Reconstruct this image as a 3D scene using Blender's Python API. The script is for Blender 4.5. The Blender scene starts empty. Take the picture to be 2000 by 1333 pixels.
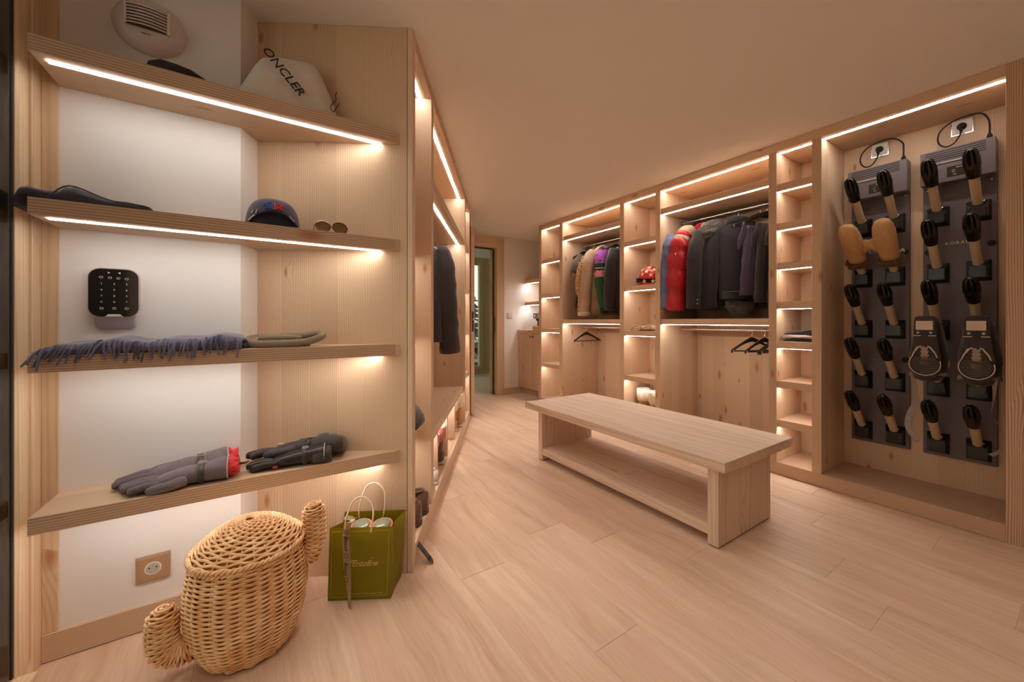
import bpy, bmesh, math, random
from mathutils import Vector, Matrix

# ------------------------------------------------------------------ camera, world, exposure
scene = bpy.context.scene
C = scene.collection
F_PX, CX, CY, CAM_H = 753.0, 1030.0, 628.0, 1.10
cam_d = bpy.data.cameras.new('camera')
cam_d.sensor_width = 36.0
cam_d.lens = F_PX / 2000.0 * 36.0
cam_d.shift_x = -(CX - 1000.0) / 2000.0
cam_d.shift_y = -(666.5 - CY) / 2000.0
cam_d.clip_start = 0.02
cam = bpy.data.objects.new('camera', cam_d)
cam.location = (0, 0, CAM_H)
cam.rotation_euler = (math.pi / 2, 0, 0)
C.objects.link(cam)
scene.camera = cam

world = bpy.data.worlds.new('overcast_sky')
scene.world = world
world.use_nodes = True
_bg = world.node_tree.nodes['Background']
_bg.inputs[0].default_value = (1.0, 0.94, 0.82, 1)
_bg.inputs[1].default_value = 1.1

scene.view_settings.view_transform = 'Standard'
scene.view_settings.look = 'None'
scene.view_settings.gamma = 1.0
scene.view_settings.use_curve_mapping = False
scene.view_settings.exposure = 0.38
LED_POWER = 31.0
FILL_SPOT_POWER = 20.0
LED_COL = (1.0, 0.94, 0.875)
scene.cycles.use_denoising = True
scene.cycles.use_adaptive_sampling = True
scene.cycles.adaptive_threshold = 0.04
scene.cycles.max_bounces = 9
scene.cycles.diffuse_bounces = 7
scene.cycles.glossy_bounces = 4
scene.cycles.transmission_bounces = 6
scene.cycles.sample_clamp_indirect = 8.0
scene.cycles.use_light_tree = False
scene.cycles.caustics_reflective = False
scene.cycles.caustics_refractive = False

# ------------------------------------------------------------------ frames: G = room grid (x = v, y = u), L = angled left wardrobe (x = q, y = p)
TH = math.atan((1030 - 517) / F_PX)
PH = math.atan((1030 - 988) / F_PX)
FR = {'G': TH, 'L': PH, 'W': 0.0}
def rot2(a, x, y): return (math.cos(a) * x - math.sin(a) * y, math.sin(a) * x + math.cos(a) * y)
def conv(src, dst, x, y): return rot2(FR[src] - FR[dst], x, y)
random.seed(7)

# ------------------------------------------------------------------ materials
MATS = {}
def srgb(r, g, b):
    f = lambda c: (c / 255 / 12.92) if c / 255 <= 0.04045 else ((c / 255 + 0.055) / 1.055) ** 2.4
    return (f(r), f(g), f(b), 1)
class NT:
    def __init__(s, name):
        m = bpy.data.materials.new(name); m.use_nodes = True
        s.m = m; s.t = m.node_tree; s.b = s.t.nodes['Principled BSDF']; MATS[name] = m
    def n(s, kind, **kw):
        nd = s.t.nodes.new(kind)
        for k, v in kw.items(): setattr(nd, k, v)
        return nd
    def l(s, a, b): s.t.links.new(a, b)
    def math(s, op, a, b=None, c=None):
        nd = s.n('ShaderNodeMath', operation=op)
        for i, v in enumerate((a, b, c)):
            if v is None: continue
            if isinstance(v, (int, float)): nd.inputs[i].default_value = v
            else: s.l(v, nd.inputs[i])
        return nd.outputs[0]
    def vmath(s, op, a, b=None):
        nd = s.n('ShaderNodeVectorMath', operation=op)
        for i, v in enumerate((a, b)):
            if v is None: continue
            if isinstance(v, (tuple, list)): nd.inputs[i].default_value = v
            else: s.l(v, nd.inputs[i])
        return nd.outputs[0]
    def mix(s, fac, a, b, mode='MIX'):
        nd = s.n('ShaderNodeMix', data_type='RGBA', blend_type=mode)
        for i, v in ((0, fac), (6, a), (7, b)):
            if isinstance(v, (int, float)): nd.inputs[i].default_value = v
            elif isinstance(v, (tuple, list)): nd.inputs[i].default_value = v
            else: s.l(v, nd.inputs[i])
        return nd.outputs[2]
    def ramp(s, fac, stops):
        nd = s.n('ShaderNodeValToRGB'); e = nd.color_ramp.elements
        while len(e) < len(stops): e.new(0.5)
        for el, (p, c) in zip(e, stops): el.position = p; el.color = c if isinstance(c, tuple) else (c, c, c, 1)
        s.l(fac, nd.inputs[0]); return nd.outputs[0]
    def noise(s, vec, scale, detail=2, rough=0.5):
        nd = s.n('ShaderNodeTexNoise'); nd.inputs['Scale'].default_value = scale
        nd.inputs['Detail'].default_value = detail; nd.inputs['Roughness'].default_value = rough
        if vec is not None: s.l(vec, nd.inputs['Vector'])
        return nd
    def bump(s, h, strength, dist=0.01):
        nd = s.n('ShaderNodeBump'); nd.inputs['Strength'].default_value = strength; nd.inputs['Distance'].default_value = dist
        s.l(h, nd.inputs['Height']); s.l(nd.outputs[0], s.b.inputs['Normal'])

def plain(name, col, rough=0.6, metal=0.0, spec=0.5, coat=0.0, sheen=0.0):
    t = NT(name); t.b.inputs['Base Color'].default_value = col; t.b.inputs['Roughness'].default_value = rough
    t.b.inputs['Metallic'].default_value = metal; t.b.inputs['Specular IOR Level'].default_value = spec
    t.b.inputs['Coat Weight'].default_value = coat; t.b.inputs['Sheen Weight'].default_value = sheen
    return t.m
def fabric(name, col, col2=None, scale=180, bump=0.25, rough=0.85, sheen=0.25, vscale=(1, 1, 1), big=7, bigamt=0.5):
    t = NT(name); tc = t.n('ShaderNodeTexCoord')
    mp = t.n('ShaderNodeMapping'); mp.inputs['Scale'].default_value = vscale; t.l(tc.outputs['Object'], mp.inputs[0])
    fine = t.noise(mp.outputs[0], scale, 2, 0.6); large = t.noise(tc.outputs['Object'], big, 3, 0.6)
    c2 = col2 or tuple(c * 0.72 for c in col[:3]) + (1,)
    f = t.math('ADD', t.math('MULTIPLY', fine.outputs[0], 1 - bigamt), t.math('MULTIPLY', large.outputs[0], bigamt))
    t.l(t.ramp(f, [(0.32, c2), (0.62, col)]), t.b.inputs['Base Color'])
    t.b.inputs['Roughness'].default_value = rough; t.b.inputs['Sheen Weight'].default_value = sheen
    t.bump(fine.outputs[0], bump, 0.004)
    return t.m

def wood(name, axis, base, dark, lamella=0.115, knots=1.0, freq=760.0, contrast=0.9, rough=0.55, knot_col=None, tone=0.16, bumpy=0.25):
    """spruce board: grain runs along the object's own `axis`"""
    t = NT(name); tc = t.n('ShaderNodeTexCoord'); oi = t.n('ShaderNodeObjectInfo')
    sp = t.n('ShaderNodeSeparateXYZ'); t.l(tc.outputs['Object'], sp.inputs[0])
    ax = {'x': 0, 'y': 1, 'z': 2}[axis]; o = [i for i in (0, 1, 2) if i != ax]
    g, a, b = sp.outputs[ax], sp.outputs[o[0]], sp.outputs[o[1]]
    # across-grain coordinate works on every face: sum of the two cross axes
    acr = t.math('ADD', a, b)
    rnd = t.math('MULTIPLY', oi.outputs['Random'], 37.0)
    lam = t.math('FLOOR', t.math('DIVIDE', t.math('ADD', acr, rnd), lamella))
    wn = t.n('ShaderNodeTexWhiteNoise', noise_dimensions='1D'); t.l(lam, wn.inputs['W'])
    off = t.math('MULTIPLY', wn.outputs[0], 23.0)
    cb = t.n('ShaderNodeCombineXYZ')
    t.l(t.math('ADD', g, t.math('ADD', off, rnd)), cb.inputs[0]); t.l(t.math('ADD', acr, off), cb.inputs[1])
    P = cb.outputs[0]
    # knots
    vm = t.vmath('MULTIPLY', P, (2.6, 7.0, 1.0))
    vo = t.n('ShaderNodeTexVoronoi', feature='F1', voronoi_dimensions='2D'); vo.inputs['Scale'].default_value = 1.0
    vo.inputs['Randomness'].default_value = 1.0; t.l(vm, vo.inputs['Vector'])
    csep = t.n('ShaderNodeSeparateColor'); t.l(vo.outputs['Color'], csep.inputs[0])
    pick = t.math('GREATER_THAN', csep.outputs[0], 1.0 - 0.42 * knots)
    size = t.math('ADD', 0.05, t.math('MULTIPLY', csep.outputs[1], 0.07))
    d = vo.outputs['Distance']
    dn = t.math('DIVIDE', d, size)
    bell = t.math('MULTIPLY', pick, t.math('POWER', 2.718, t.math('MULTIPLY', t.math('MULTIPLY', dn, dn), -0.13)))
    core = t.math('MULTIPLY', pick, t.math('SMOOTH_MIN', 1.0, t.math('MAXIMUM', 0.0, t.math('SUBTRACT', 1.35, dn)), 0.2))
    # rings
    low = t.noise(t.vmath('MULTIPLY', P, (0.45, 5.0, 1.0)), 1.0, 2, 0.5)
    mid = t.noise(t.vmath('MULTIPLY', P, (3.0, 40.0, 1.0)), 1.0, 2, 0.5)
    ph = t.math('ADD', t.math('MULTIPLY', acr, freq), t.math('ADD', t.math('MULTIPLY', low.outputs[0], 44.0),
         t.math('ADD', t.math('MULTIPLY', bell, 16.0), t.math('MULTIPLY', mid.outputs[0], 2.2))))
    ring = t.math('MULTIPLY_ADD', t.math('SINE', ph), 0.5, 0.5)
    ring = t.math('POWER', ring, 2.5)
    fib = t.noise(t.vmath('MULTIPLY', P, (14.0, 420.0, 1.0)), 1.0, 2, 0.6)
    grain = t.math('ADD', t.math('MULTIPLY', ring, 0.62), t.math('MULTIPLY', fib.outputs[0], 0.38))
    col = t.mix(t.math('MULTIPLY', grain, 0.75 * contrast), base, dark)
    tonev = t.math('MULTIPLY', t.math('SUBTRACT', wn.outputs[0], 0.5), tone * 2)
    col = t.mix(t.math('ABSOLUTE', tonev), col, t.mix(t.math('GREATER_THAN', tonev, 0.0), tuple(c * 0.6 for c in dark[:3]) + (1,), tuple(min(1, c * 1.35) for c in base[:3]) + (1,)))
    kc = knot_col or srgb(172, 112, 66)
    col = t.mix(t.math('MULTIPLY', core, 0.8), col, kc)
    t.l(col, t.b.inputs['Base Color'])
    t.b.inputs['Roughness'].default_value = rough; t.b.inputs['Specular IOR Level'].default_value = 0.3
    if bumpy: pass
    return t.m

SPR_A, SPR_B = srgb(222, 194, 164), srgb(180, 142, 106)
for _ax in 'xyz':
    wood('spruce_' + _ax, _ax, SPR_A, SPR_B)
    wood('spruce_plain_' + _ax, _ax, srgb(224, 199, 172), srgb(180, 142, 106), knots=0.3, lamella=0.21)
    wood('spruce_edge_' + _ax, _ax, srgb(224, 196, 168), srgb(140, 98, 68), knots=0.2, lamella=0.5, freq=780, contrast=1.15)
wood('frame_wood_z', 'z', srgb(232, 206, 172), srgb(200, 166, 128), knots=0.15, lamella=0.06, freq=260)
wood('frame_wood_y', 'y', srgb(232, 206, 172), srgb(200, 166, 128), knots=0.15, lamella=0.06, freq=260)
wood('bench_y', 'y', srgb(222, 198, 174), srgb(186, 154, 128), knots=0.18, lamella=0.055, freq=150, tone=0.1)
wood('bench_z', 'z', srgb(222, 198, 174), srgb(186, 154, 128), knots=0.12, lamella=0.055, freq=200, tone=0.08)
wood('far_wood_z', 'z', srgb(206, 190, 150), srgb(160, 140, 100), knots=0.4)

def floor_mat():
    t = NT('oak_tile'); tc = t.n('ShaderNodeTexCoord'); oi = t.n('ShaderNodeObjectInfo')
    rnd = t.math('MULTIPLY', oi.outputs['Random'], 61.0)
    cb = t.n('ShaderNodeCombineXYZ'); t.l(rnd, cb.inputs[0]); t.l(rnd, cb.inputs[1])
    P = t.vmath('ADD', tc.outputs['Object'], cb.outputs[0])
    warp = t.noise(t.vmath('MULTIPLY', P, (4.0, 1.3, 1)), 1.0, 3, 0.55)
    wsh = t.vmath('MULTIPLY', warp.outputs['Color'], (0.16, 0.25, 0))
    Pw = t.vmath('ADD', P, wsh)
    broad = t.noise(t.vmath('MULTIPLY', Pw, (13, 0.9, 1)), 1.0, 3, 0.55)
    fine = t.noise(t.vmath('MULTIPLY', Pw, (75, 3.0, 1)), 1.0, 4, 0.65)
    hair = t.noise(t.vmath('MULTIPLY', P, (330, 9, 1)), 1.0, 2, 0.6)
    g = t.math('ADD', t.math('MULTIPLY', broad.outputs[0], 0.5), t.math('ADD', t.math('MULTIPLY', fine.outputs[0], 0.34), t.math('MULTIPLY', hair.outputs[0], 0.16)))
    col = t.ramp(g, [(0.30, srgb(184, 148, 120)), (0.43, srgb(212, 180, 152)), (0.54, srgb(224, 194, 168)), (0.68, srgb(236, 212, 188))])
    pink = t.noise(t.vmath('MULTIPLY', P, (5, 0.8, 1)), 1.0, 2, 0.5)
    col = t.mix(t.ramp(pink.outputs[0], [(0.52, 0.0), (0.72, 0.42)]), col, srgb(216, 172, 148))
    tv = t.math('MULTIPLY', t.math('SUBTRACT', oi.outputs['Random'], 0.5), 0.22)
    col = t.mix(t.math('ABSOLUTE', tv), col, t.mix(t.math('GREATER_THAN', tv, 0), srgb(150, 108, 80), srgb(236, 206, 178)))
    t.l(col, t.b.inputs['Base Color'])
    t.b.inputs['Roughness'].default_value = 0.42; t.b.inputs['Specular IOR Level'].default_value = 0.35
    t.bump(fine.outputs[0], 0.12, 0.003)
floor_mat()
def wall_mat(name, col):
    t = NT(name); tc = t.n('ShaderNodeTexCoord'); n = t.noise(tc.outputs['Object'], 140, 3)
    t.b.inputs['Base Color'].default_value = col; t.b.inputs['Roughness'].default_value = 0.75
    t.b.inputs['Specular IOR Level'].default_value = 0.2
    t.bump(n.outputs[0], 0.05, 0.002)
wall_mat('white_paint', (0.86, 0.84, 0.82, 1))
wall_mat('ceiling_paint', (0.86, 0.83, 0.80, 1))
plain('grout', srgb(226, 212, 194), 0.9)
wall_mat('pale_floor', srgb(232, 222, 204))
t_ = NT('led'); t_.b.inputs['Base Color'].default_value = (1, 1, 1, 1)
t_.b.inputs['Emission Color'].default_value = LED_COL + (1,); t_.b.inputs['Emission Strength'].default_value = LED_POWER
t_ = NT('led_dimmed'); t_.b.inputs['Base Color'].default_value = (1, 1, 1, 1)
t_.b.inputs['Emission Color'].default_value = LED_COL + (1,); t_.b.inputs['Emission Strength'].default_value = LED_POWER * 0.56
t_ = NT('glass'); _fr = t_.n('ShaderNodeFresnel'); _fr.inputs[0].default_value = 1.5
_tr = t_.n('ShaderNodeBsdfTransparent'); _tr.inputs[0].default_value = (0.90, 0.93, 0.90, 1)
_gl = t_.n('ShaderNodeBsdfGlossy'); _gl.inputs['Roughness'].default_value = 0.02
_mx = t_.n('ShaderNodeMixShader'); t_.l(_fr.outputs[0], _mx.inputs[0]); t_.l(_tr.outputs[0], _mx.inputs[1]); t_.l(_gl.outputs[0], _mx.inputs[2])
t_.l(_mx.outputs[0], t_.t.nodes['Material Output'].inputs[0])
t_ = NT('fill_spot_lens'); t_.b.inputs['Emission Color'].default_value = (1, 0.85, 0.7, 1); t_.b.inputs['Emission Strength'].default_value = 4.0
plain('black', srgb(26, 22, 22), 0.5)
plain('black_gloss', srgb(18, 15, 15), 0.22)
plain('rubber', srgb(38, 34, 33), 0.8)
plain('chrome', (0.8, 0.78, 0.75, 1), 0.22, 1.0)
plain('nickel', (0.62, 0.56, 0.5, 1), 0.35, 1.0)
plain('brass_dark', srgb(96, 74, 54), 0.4, 0.8)
plain('white_plastic', srgb(232, 226, 222), 0.4)

# ------------------------------------------------------------------ object helpers
def link(o): C.objects.link(o); return o
def thing(name, label, cat, frame='G', base=(0, 0, 0), group=None, rz=0.0):
    """empty at the base point (frame coordinates) that parents the parts"""
    o = bpy.data.objects.new(name, None); o.empty_display_size = 0.05
    x, y = rot2(FR[frame], base[0], base[1])
    o.location = (x, y, base[2]); o.rotation_euler = (0, 0, FR[frame] + rz)
    o['label'] = label; o['category'] = cat
    if group: o['group'] = group
    BASE[o.name] = Vector(base) if rz == 0 else Vector((0, 0, 0))
    return link(o)
BASE = {}
def rootbase(o):
    while o.parent: o = o.parent
    return BASE[o.name]
def part(name, bm, mat, parent, smooth=False, label=None, kind=None):
    """mesh whose coordinates are frame coordinates, made relative to its thing's base"""
    b = rootbase(parent)
    bmesh.ops.translate(bm, verts=bm.verts, vec=-b)
    return mesh_obj(name, bm, mat, parent, smooth, label, kind)
def mesh_obj(name, bm, mat, parent=None, smooth=False, label=None, kind=None):
    me = bpy.data.meshes.new(name)
    bmesh.ops.recalc_face_normals(bm, faces=bm.faces)
    bm.to_mesh(me); bm.free()
    if smooth:
        for p in me.polygons: p.use_smooth = True
        if smooth == 'auto': me.set_sharp_from_angle(angle=math.radians(38))
    mats = mat if isinstance(mat, (list, tuple)) else [mat]
    for m in mats: me.materials.append(MATS[m])
    o = bpy.data.objects.new(name, me); link(o)
    if parent is not None: o.parent = parent
    if label: o['label'] = label
    if kind: o['kind'] = kind
    return o
def single(name, bm, mat, label, cat, frame='G', base=(0, 0, 0), group=None, smooth=False):
    bmesh.ops.translate(bm, verts=bm.verts, vec=-Vector(base))
    o = mesh_obj(name, bm, mat, None, smooth)
    x, y = rot2(FR[frame], base[0], base[1]); o.location = (x, y, base[2]); o.rotation_euler = (0, 0, FR[frame])
    o['label'] = label; o['category'] = cat
    if group: o['group'] = group
    BASE[o.name] = Vector(base)
    return o
def struct(name, bm, mat, frame='G', label=None, parent=None, smooth=False):
    o = mesh_obj(name, bm, mat, parent, smooth)
    if parent is None:
        o.rotation_euler = (0, 0, FR[frame]); o['kind'] = 'structure'; BASE[o.name] = Vector((0, 0, 0))
    if label: o['label'] = label
    return o
def B(): return bmesh.new()
def box(x0, x1, y0, y1, z0, z1, bev=0.0, bm=None):
    own = bm is None
    bm = bm or B()
    r = bmesh.ops.create_cube(bm, size=1.0)
    vs = r['verts']
    for v in vs: v.co = Vector(((x0 + x1) / 2 + v.co.x * (x1 - x0), (y0 + y1) / 2 + v.co.y * (y1 - y0), (z0 + z1) / 2 + v.co.z * (z1 - z0)))
    if bev:
        es = list({e for v in vs for e in v.link_edges})
        bmesh.ops.bevel(bm, geom=es, offset=bev, segments=1, affect='EDGES', profile=0.7)
    return bm
def prism(poly, z0, z1, bm=None, bev=0.0):
    bm = bm or B()
    lo = [bm.verts.new((x, y, z0)) for x, y in poly]; hi = [bm.verts.new((x, y, z1)) for x, y in poly]
    n = len(poly); fs = [bm.faces.new(lo[::-1]), bm.faces.new(hi)]
    for i in range(n): fs.append(bm.faces.new((lo[i], lo[(i + 1) % n], hi[(i + 1) % n], hi[i])))
    if bev: bmesh.ops.bevel(bm, geom=list({e for f in fs for e in f.edges}), offset=bev, segments=1, affect='EDGES')
    return bm
def loft(rings, bm=None, cap=True, closed=True):
    bm = bm or B(); vr = [[bm.verts.new(p) for p in r] for r in rings]; n = len(rings[0])
    for a, b in zip(vr, vr[1:]):
        for i in range(n if closed else n - 1):
            bm.faces.new((a[i], a[(i + 1) % n], b[(i + 1) % n], b[i]))
    if cap and closed: bm.faces.new(vr[0][::-1]); bm.faces.new(vr[-1])
    return bm
def tube(pts, r, n=8, bm=None, cap=True, flat=1.0, closed=False):
    """round sweep along points; r a number or a list; flat squeezes the second axis"""
    pts = [Vector(p) for p in pts]; m = len(pts)
    rs = r if isinstance(r, (list, tuple)) else [r] * m
    tang = []
    for i in range(m):
        if closed: d = pts[(i + 1) % m] - pts[i - 1]
        else: d = pts[min(i + 1, m - 1)] - pts[max(i - 1, 0)]
        tang.append(d.normalized() if d.length > 1e-9 else Vector((0, 0, 1)))
    up = Vector((0, 0, 1)) if abs(tang[0].z) < 0.9 else Vector((0, 1, 0))
    nrm = (up - tang[0] * up.dot(tang[0])).normalized(); rings = []
    for i in range(m):
        nrm = nrm - tang[i] * nrm.dot(tang[i]); nrm = nrm.normalized() if nrm.length > 1e-6 else tang[i].orthogonal().normalized()
        bn = tang[i].cross(nrm)
        rings.append([pts[i] + (nrm * math.cos(2 * math.pi * k / n) * rs[i] * flat + bn * math.sin(2 * math.pi * k / n) * rs[i]) for k in range(n)])
    if closed: rings.append(rings[0]); 
    if closed:
        bm = bm or B(); vr = [[bm.verts.new(p) for p in q] for q in rings[:-1]]; vr.append(vr[0])
        for a, b in zip(vr, vr[1:]):
            for i in range(n): bm.faces.new((a[i], a[(i + 1) % n], b[(i + 1) % n], b[i]))
        return bm
    return loft(rings, bm, cap)
def lathe(prof, n=24, c=(0, 0, 0), bm=None, sx=1.0, sy=1.0, cap=True):
    rings = [[Vector((c[0] + r * sx * math.cos(2 * math.pi * k / n), c[1] + r * sy * math.sin(2 * math.pi * k / n), c[2] + z)) for k in range(n)] for r, z in prof]
    return loft(rings, bm, cap)
def sheet(f, ns, nt, thick=0.0, bm=None):
    bm = bm or B(); g = [[bm.verts.new(f(i / ns, j / nt)) for j in range(nt + 1)] for i in range(ns + 1)]
    fs = []
    for i in range(ns):
        for j in range(nt): fs.append(bm.faces.new((g[i][j], g[i + 1][j], g[i + 1][j + 1], g[i][j + 1])))
    if thick:
        bmesh.ops.recalc_face_normals(bm, faces=fs)
        bmesh.ops.solidify(bm, geom=fs, thickness=thick)
    return bm
def xf(bm, M): bmesh.ops.transform(bm, matrix=M, verts=bm.verts); return bm
def catmull(pts, k=6, closed=False):
    pts = [Vector(p) for p in pts]; out = []; n = len(pts)
    for i in range(n if closed else n - 1):
        g = (lambda j: pts[j % n]) if closed else (lambda j: pts[min(max(j, 0), n - 1)])
        p0, p1, p2, p3 = g(i - 1), g(i), g(i + 1), g(i + 2)
        for s in range(k):
            t = s / k
            out.append(0.5 * ((2 * p1) + (p2 - p0) * t + (2 * p0 - 5 * p1 + 4 * p2 - p3) * t * t + (3 * p1 - p0 - 3 * p2 + p3) * t ** 3))
    if not closed: out.append(pts[-1])
    return out
def text_bm(s, size, depth=0.0008, shear=0.0, M=None, spacing=1.0):
    cu = bpy.data.curves.new('lettering', 'FONT'); cu.body = s; cu.size = size; cu.extrude = depth; cu.shear = shear
    cu.align_x = 'CENTER'; cu.align_y = 'CENTER'; cu.space_character = spacing; cu.resolution_u = 2
    o = bpy.data.objects.new('lettering', cu); C.objects.link(o)
    dg = bpy.context.evaluated_depsgraph_get(); me = bpy.data.meshes.new_from_object(o.evaluated_get(dg))
    bm = B(); bm.from_mesh(me); bpy.data.objects.remove(o); bpy.data.curves.remove(cu); bpy.data.meshes.remove(me)
    if M is not None: xf(bm, M)
    return bm
def basis(o, x, y, z):
    """matrix whose columns are the given axes at origin o"""
    x, y, z = Vector(x), Vector(y), Vector(z); M = Matrix.Identity(4)
    for i in range(3): M[i][0], M[i][1], M[i][2], M[i][3] = x[i], y[i], z[i], o[i]
    return M
def dup(root, loc_frame, frame='G', rz=0.0, label=None, group=None):
    r = root.copy(); link(r)
    x, y = rot2(FR[frame], loc_frame[0], loc_frame[1]); r.location = (x, y, loc_frame[2]); r.rotation_euler = (0, 0, FR[frame] + rz)
    if label: r['label'] = label
    if group: r['group'] = group
    for ch in list(root.children):
        c = ch.copy(); link(c); c.parent = r
        for g in list(ch.children):
            d = g.copy(); link(d); d.parent = c
    return r

# ================================================================== THE ROOM
H = 2.381
# ---- floor: base slab and one object per plank (rows run along u)
fl = struct('floor', box(-0.75, 3.70, -1.6, 5.20, -0.06, -0.0018), 'grout')
ROW0, ROWW, PL = 0.034, 0.2178, 1.31
cross = {3: 1.512, 4: 0.930, 5: 1.64, 6: 1.40, 7: 1.057, 8: 0.444, 9: 0.646, 10: 0.155, 12: 0.437, -2: 0.80, -1: 0.62, 0: 0.42, 1: 0.88, 2: 0.70, 11: 0.86, 13: 1.01, -3: 0.9}
for k in range(-4, 14):
    x0, x1 = ROW0 + k * ROWW, ROW0 + (k + 1) * ROWW
    s = cross.get(k, 0.5); s -= PL * math.ceil((s + 0.7) / PL)
    while s < 5.02:
        a, b = max(s, -0.70), min(s + PL, 5.04)
        if b - a > 0.05 and not (b < 0.1 and x0 > 3.0):
            bm = box(x0 + 0.0012, x1 - 0.0012, a + 0.0012, b - 0.0012, -0.010, 0.0, 0.0008)
            pl = struct('plank', bm, 'oak_tile', parent=fl)
        s += PL
struct('floor_back', box(-0.75, 3.70, -1.6, -0.70, -0.0018, 0.0), 'oak_tile')
# ---- ceiling
struct('ceiling', prism([(-0.70, -1.7), (3.85, -1.7), (3.85, 5.06), (-2.6, 5.06), (-2.6, 1.93), (-0.70, 1.93)], H, H + 0.12), 'ceiling_paint')
# ---- white corner wall with its convex corner, return and baseboard
WU = 1.908
C0 = (-0.079, WU)                      # convex corner, grid frame (v, u)
RQ = -1.062
c0L = conv('G', 'L', *C0)
c1 = conv('L', 'G', RQ, 1.709)
cb_ = conv('L', 'G', RQ, 1.90)
struct('wall_corner', prism([(-0.62, WU), C0, c1, cb_, (-0.62, 2.3)], 0, H), 'white_paint')
struct('baseboard_corner', box(-0.592, C0[0] + 0.013, WU - 0.014, WU, 0.002, 0.092, 0.002), 'spruce_plain_x')
rb = [C0, c1, tuple(Vector(c1) + Vector(rot2(PH - TH, 0.014, 0))), tuple(Vector(C0) + Vector(rot2(PH - TH, 0.014, 0)))]
struct('baseboard_return', prism(rb, 0.002, 0.092), 'spruce_plain_y')
struct('trim_1', box(-0.592, -0.556, WU - 0.011, WU, 0.092, H, 0.0015), 'wood_strip' if 'wood_strip' in MATS else 'frame_wood_z')
# ---- glazed wall on the left: frame, gasket, pane, vestibule lining behind
GV = -0.592
win = struct('window_1', box(GV - 0.040, GV, 1.845, WU + 0.03, 0, H, 0.003), 'frame_wood_z', label='glazed timber door frame beside the corner shelves')
def fpart(name, bm, mat): return struct(name, bm, mat, parent=win)
fpart('stile', box(GV - 0.030, GV - 0.006, 1.775, 1.843, 0.05, H, 0.006), 'frame_wood_z')
fpart('gasket', box(GV - 0.026, GV - 0.014, 1.764, 1.776, 0.06, H), 'rubber')
fpart('bottom_rail', box(GV - 0.06, GV - 0.006, 0.85, 1.78, 0.004, 0.055, 0.006), 'frame_wood_y')
fpart('threshold', box(GV - 0.07, GV + 0.012, 0.80, 1.843, 0.0, 0.018, 0.003), 'frame_wood_y')
fpart('pane', box(GV - 0.022, GV - 0.016, 0.85, 1.77, 0.05, H), 'glass')
fpart('stile', box(GV - 0.06, GV - 0.006, 0.80, 0.85, 0.004, H, 0.006), 'frame_wood_z')
struct('wall_outside', box(-2.6, -0.62, 1.96, 2.06, -0.1, H), 'far_wood_z')
struct('ground_terrace', box(-7.0, -0.70, -8.0, 1.96, -0.14, -0.04), 'pale_floor')
struct('wall_left_rear', box(-0.70, -0.60, -1.7, 0.80, 0, H), 'white_paint')
# ---- walls out of view that close the room
struct('wall_back', box(-0.70, 3.85, -1.7, -1.6, 0, H), 'white_paint')
struct('wall_right', box(3.67, 3.80, -1.6, 5.06, 0, H), 'white_paint')
struct('wall_left', box(-1.20, -1.06, 1.65, 5.9, 0, H), 'white_paint', frame='L')
# ---- unseen ceiling downlights, added as fill for the floor and the corner
def fill_spot(x, y, lab, k=1.0):
    t = thing('fill_spot', lab, 'lamp', 'G', (x, y, H - 0.012), 'added fill spots in the ceiling')
    part('trim_ring', lathe([(0.047, H - 0.0005), (0.047, H - 0.004), (0.036, H - 0.006), (0.034, H - 0.0005)], 28, (x, y, 0), cap=False), 'white_plastic', t, smooth='auto')
    part('lens', lathe([(0.034, H - 0.002), (0.033, H - 0.004)], 24, (x, y, 0)), 'fill_spot_lens', t)
    ld = bpy.data.lights.new('fill_spot_light', 'SPOT'); ld.energy = FILL_SPOT_POWER * k; ld.spot_size = math.radians(112); ld.spot_blend = 0.75
    ld.color = (1.0, 0.90, 0.78); ld.shadow_soft_size = 0.06
    lo = bpy.data.objects.new('fill_spot_light', ld); link(lo); lo.parent = t; lo.location = (0, 0, 0.002)
fill_spot(0.20, 0.70, 'added fill light, round ceiling spot nearest the corner shelves')
fill_spot(-0.15, 0.10, 'added fill light, round ceiling spot beside the glazed door')
fill_spot(1.30, -0.35, 'added fill light, round ceiling spot farthest from the corner shelves', 0.8)
# ---- far wall with the doorway
FU, DV0, DV1, DZ = 5.02, 1.95, 2.845, 2.19
bm = box(DV1 + 0.02, 3.80, FU, FU + 0.17, 0, H); box(0.2, DV0 - 0.02, FU, FU + 0.17, 0, H, bm=bm); box(DV0 - 0.02, DV1 + 0.02, FU, FU + 0.17, DZ + 0.02, H, bm=bm)
struct('wall_far', bm, 'white_paint')
struct('baseboard_far', box(2.985, 3.29, FU - 0.014, FU, 0.002, 0.085, 0.002), 'spruce_plain_x')
dr = struct('door_1', box(DV1 + 0.012, 2.984, FU - 0.022, FU, 0, 2.352, 0.002), 'spruce_plain_z', label='spruce architrave around the open doorway')
struct('architrave', box(DV0 - 0.13, DV1 + 0.012, FU - 0.022, FU, DZ + 0.012, 2.352, 0.002), 'spruce_plain_x', parent=dr)
struct('architrave', box(DV0 - 0.13, DV0 - 0.012, FU - 0.022, FU, 0, DZ + 0.012, 0.002), 'spruce_plain_z', parent=dr)
struct('door_lining', box(DV1, DV1 + 0.02, FU - 0.004, FU + 0.18, 0, DZ, 0.001), 'far_wood_z', parent=dr)
struct('door_lining', box(DV0 - 0.02, DV0, FU - 0.004, FU + 0.18, 0, DZ, 0.001), 'far_wood_z', parent=dr)
struct('door_lining', box(DV0 - 0.02, DV1 + 0.02, FU - 0.004, FU + 0.18, DZ, DZ + 0.02, 0.001), 'far_wood_z', parent=dr)
struct('door_seal', box(DV1 - 0.014, DV1 - 0.0005, FU + 0.045, FU + 0.065, 0, DZ - 0.014), 'rubber', parent=dr)
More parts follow.
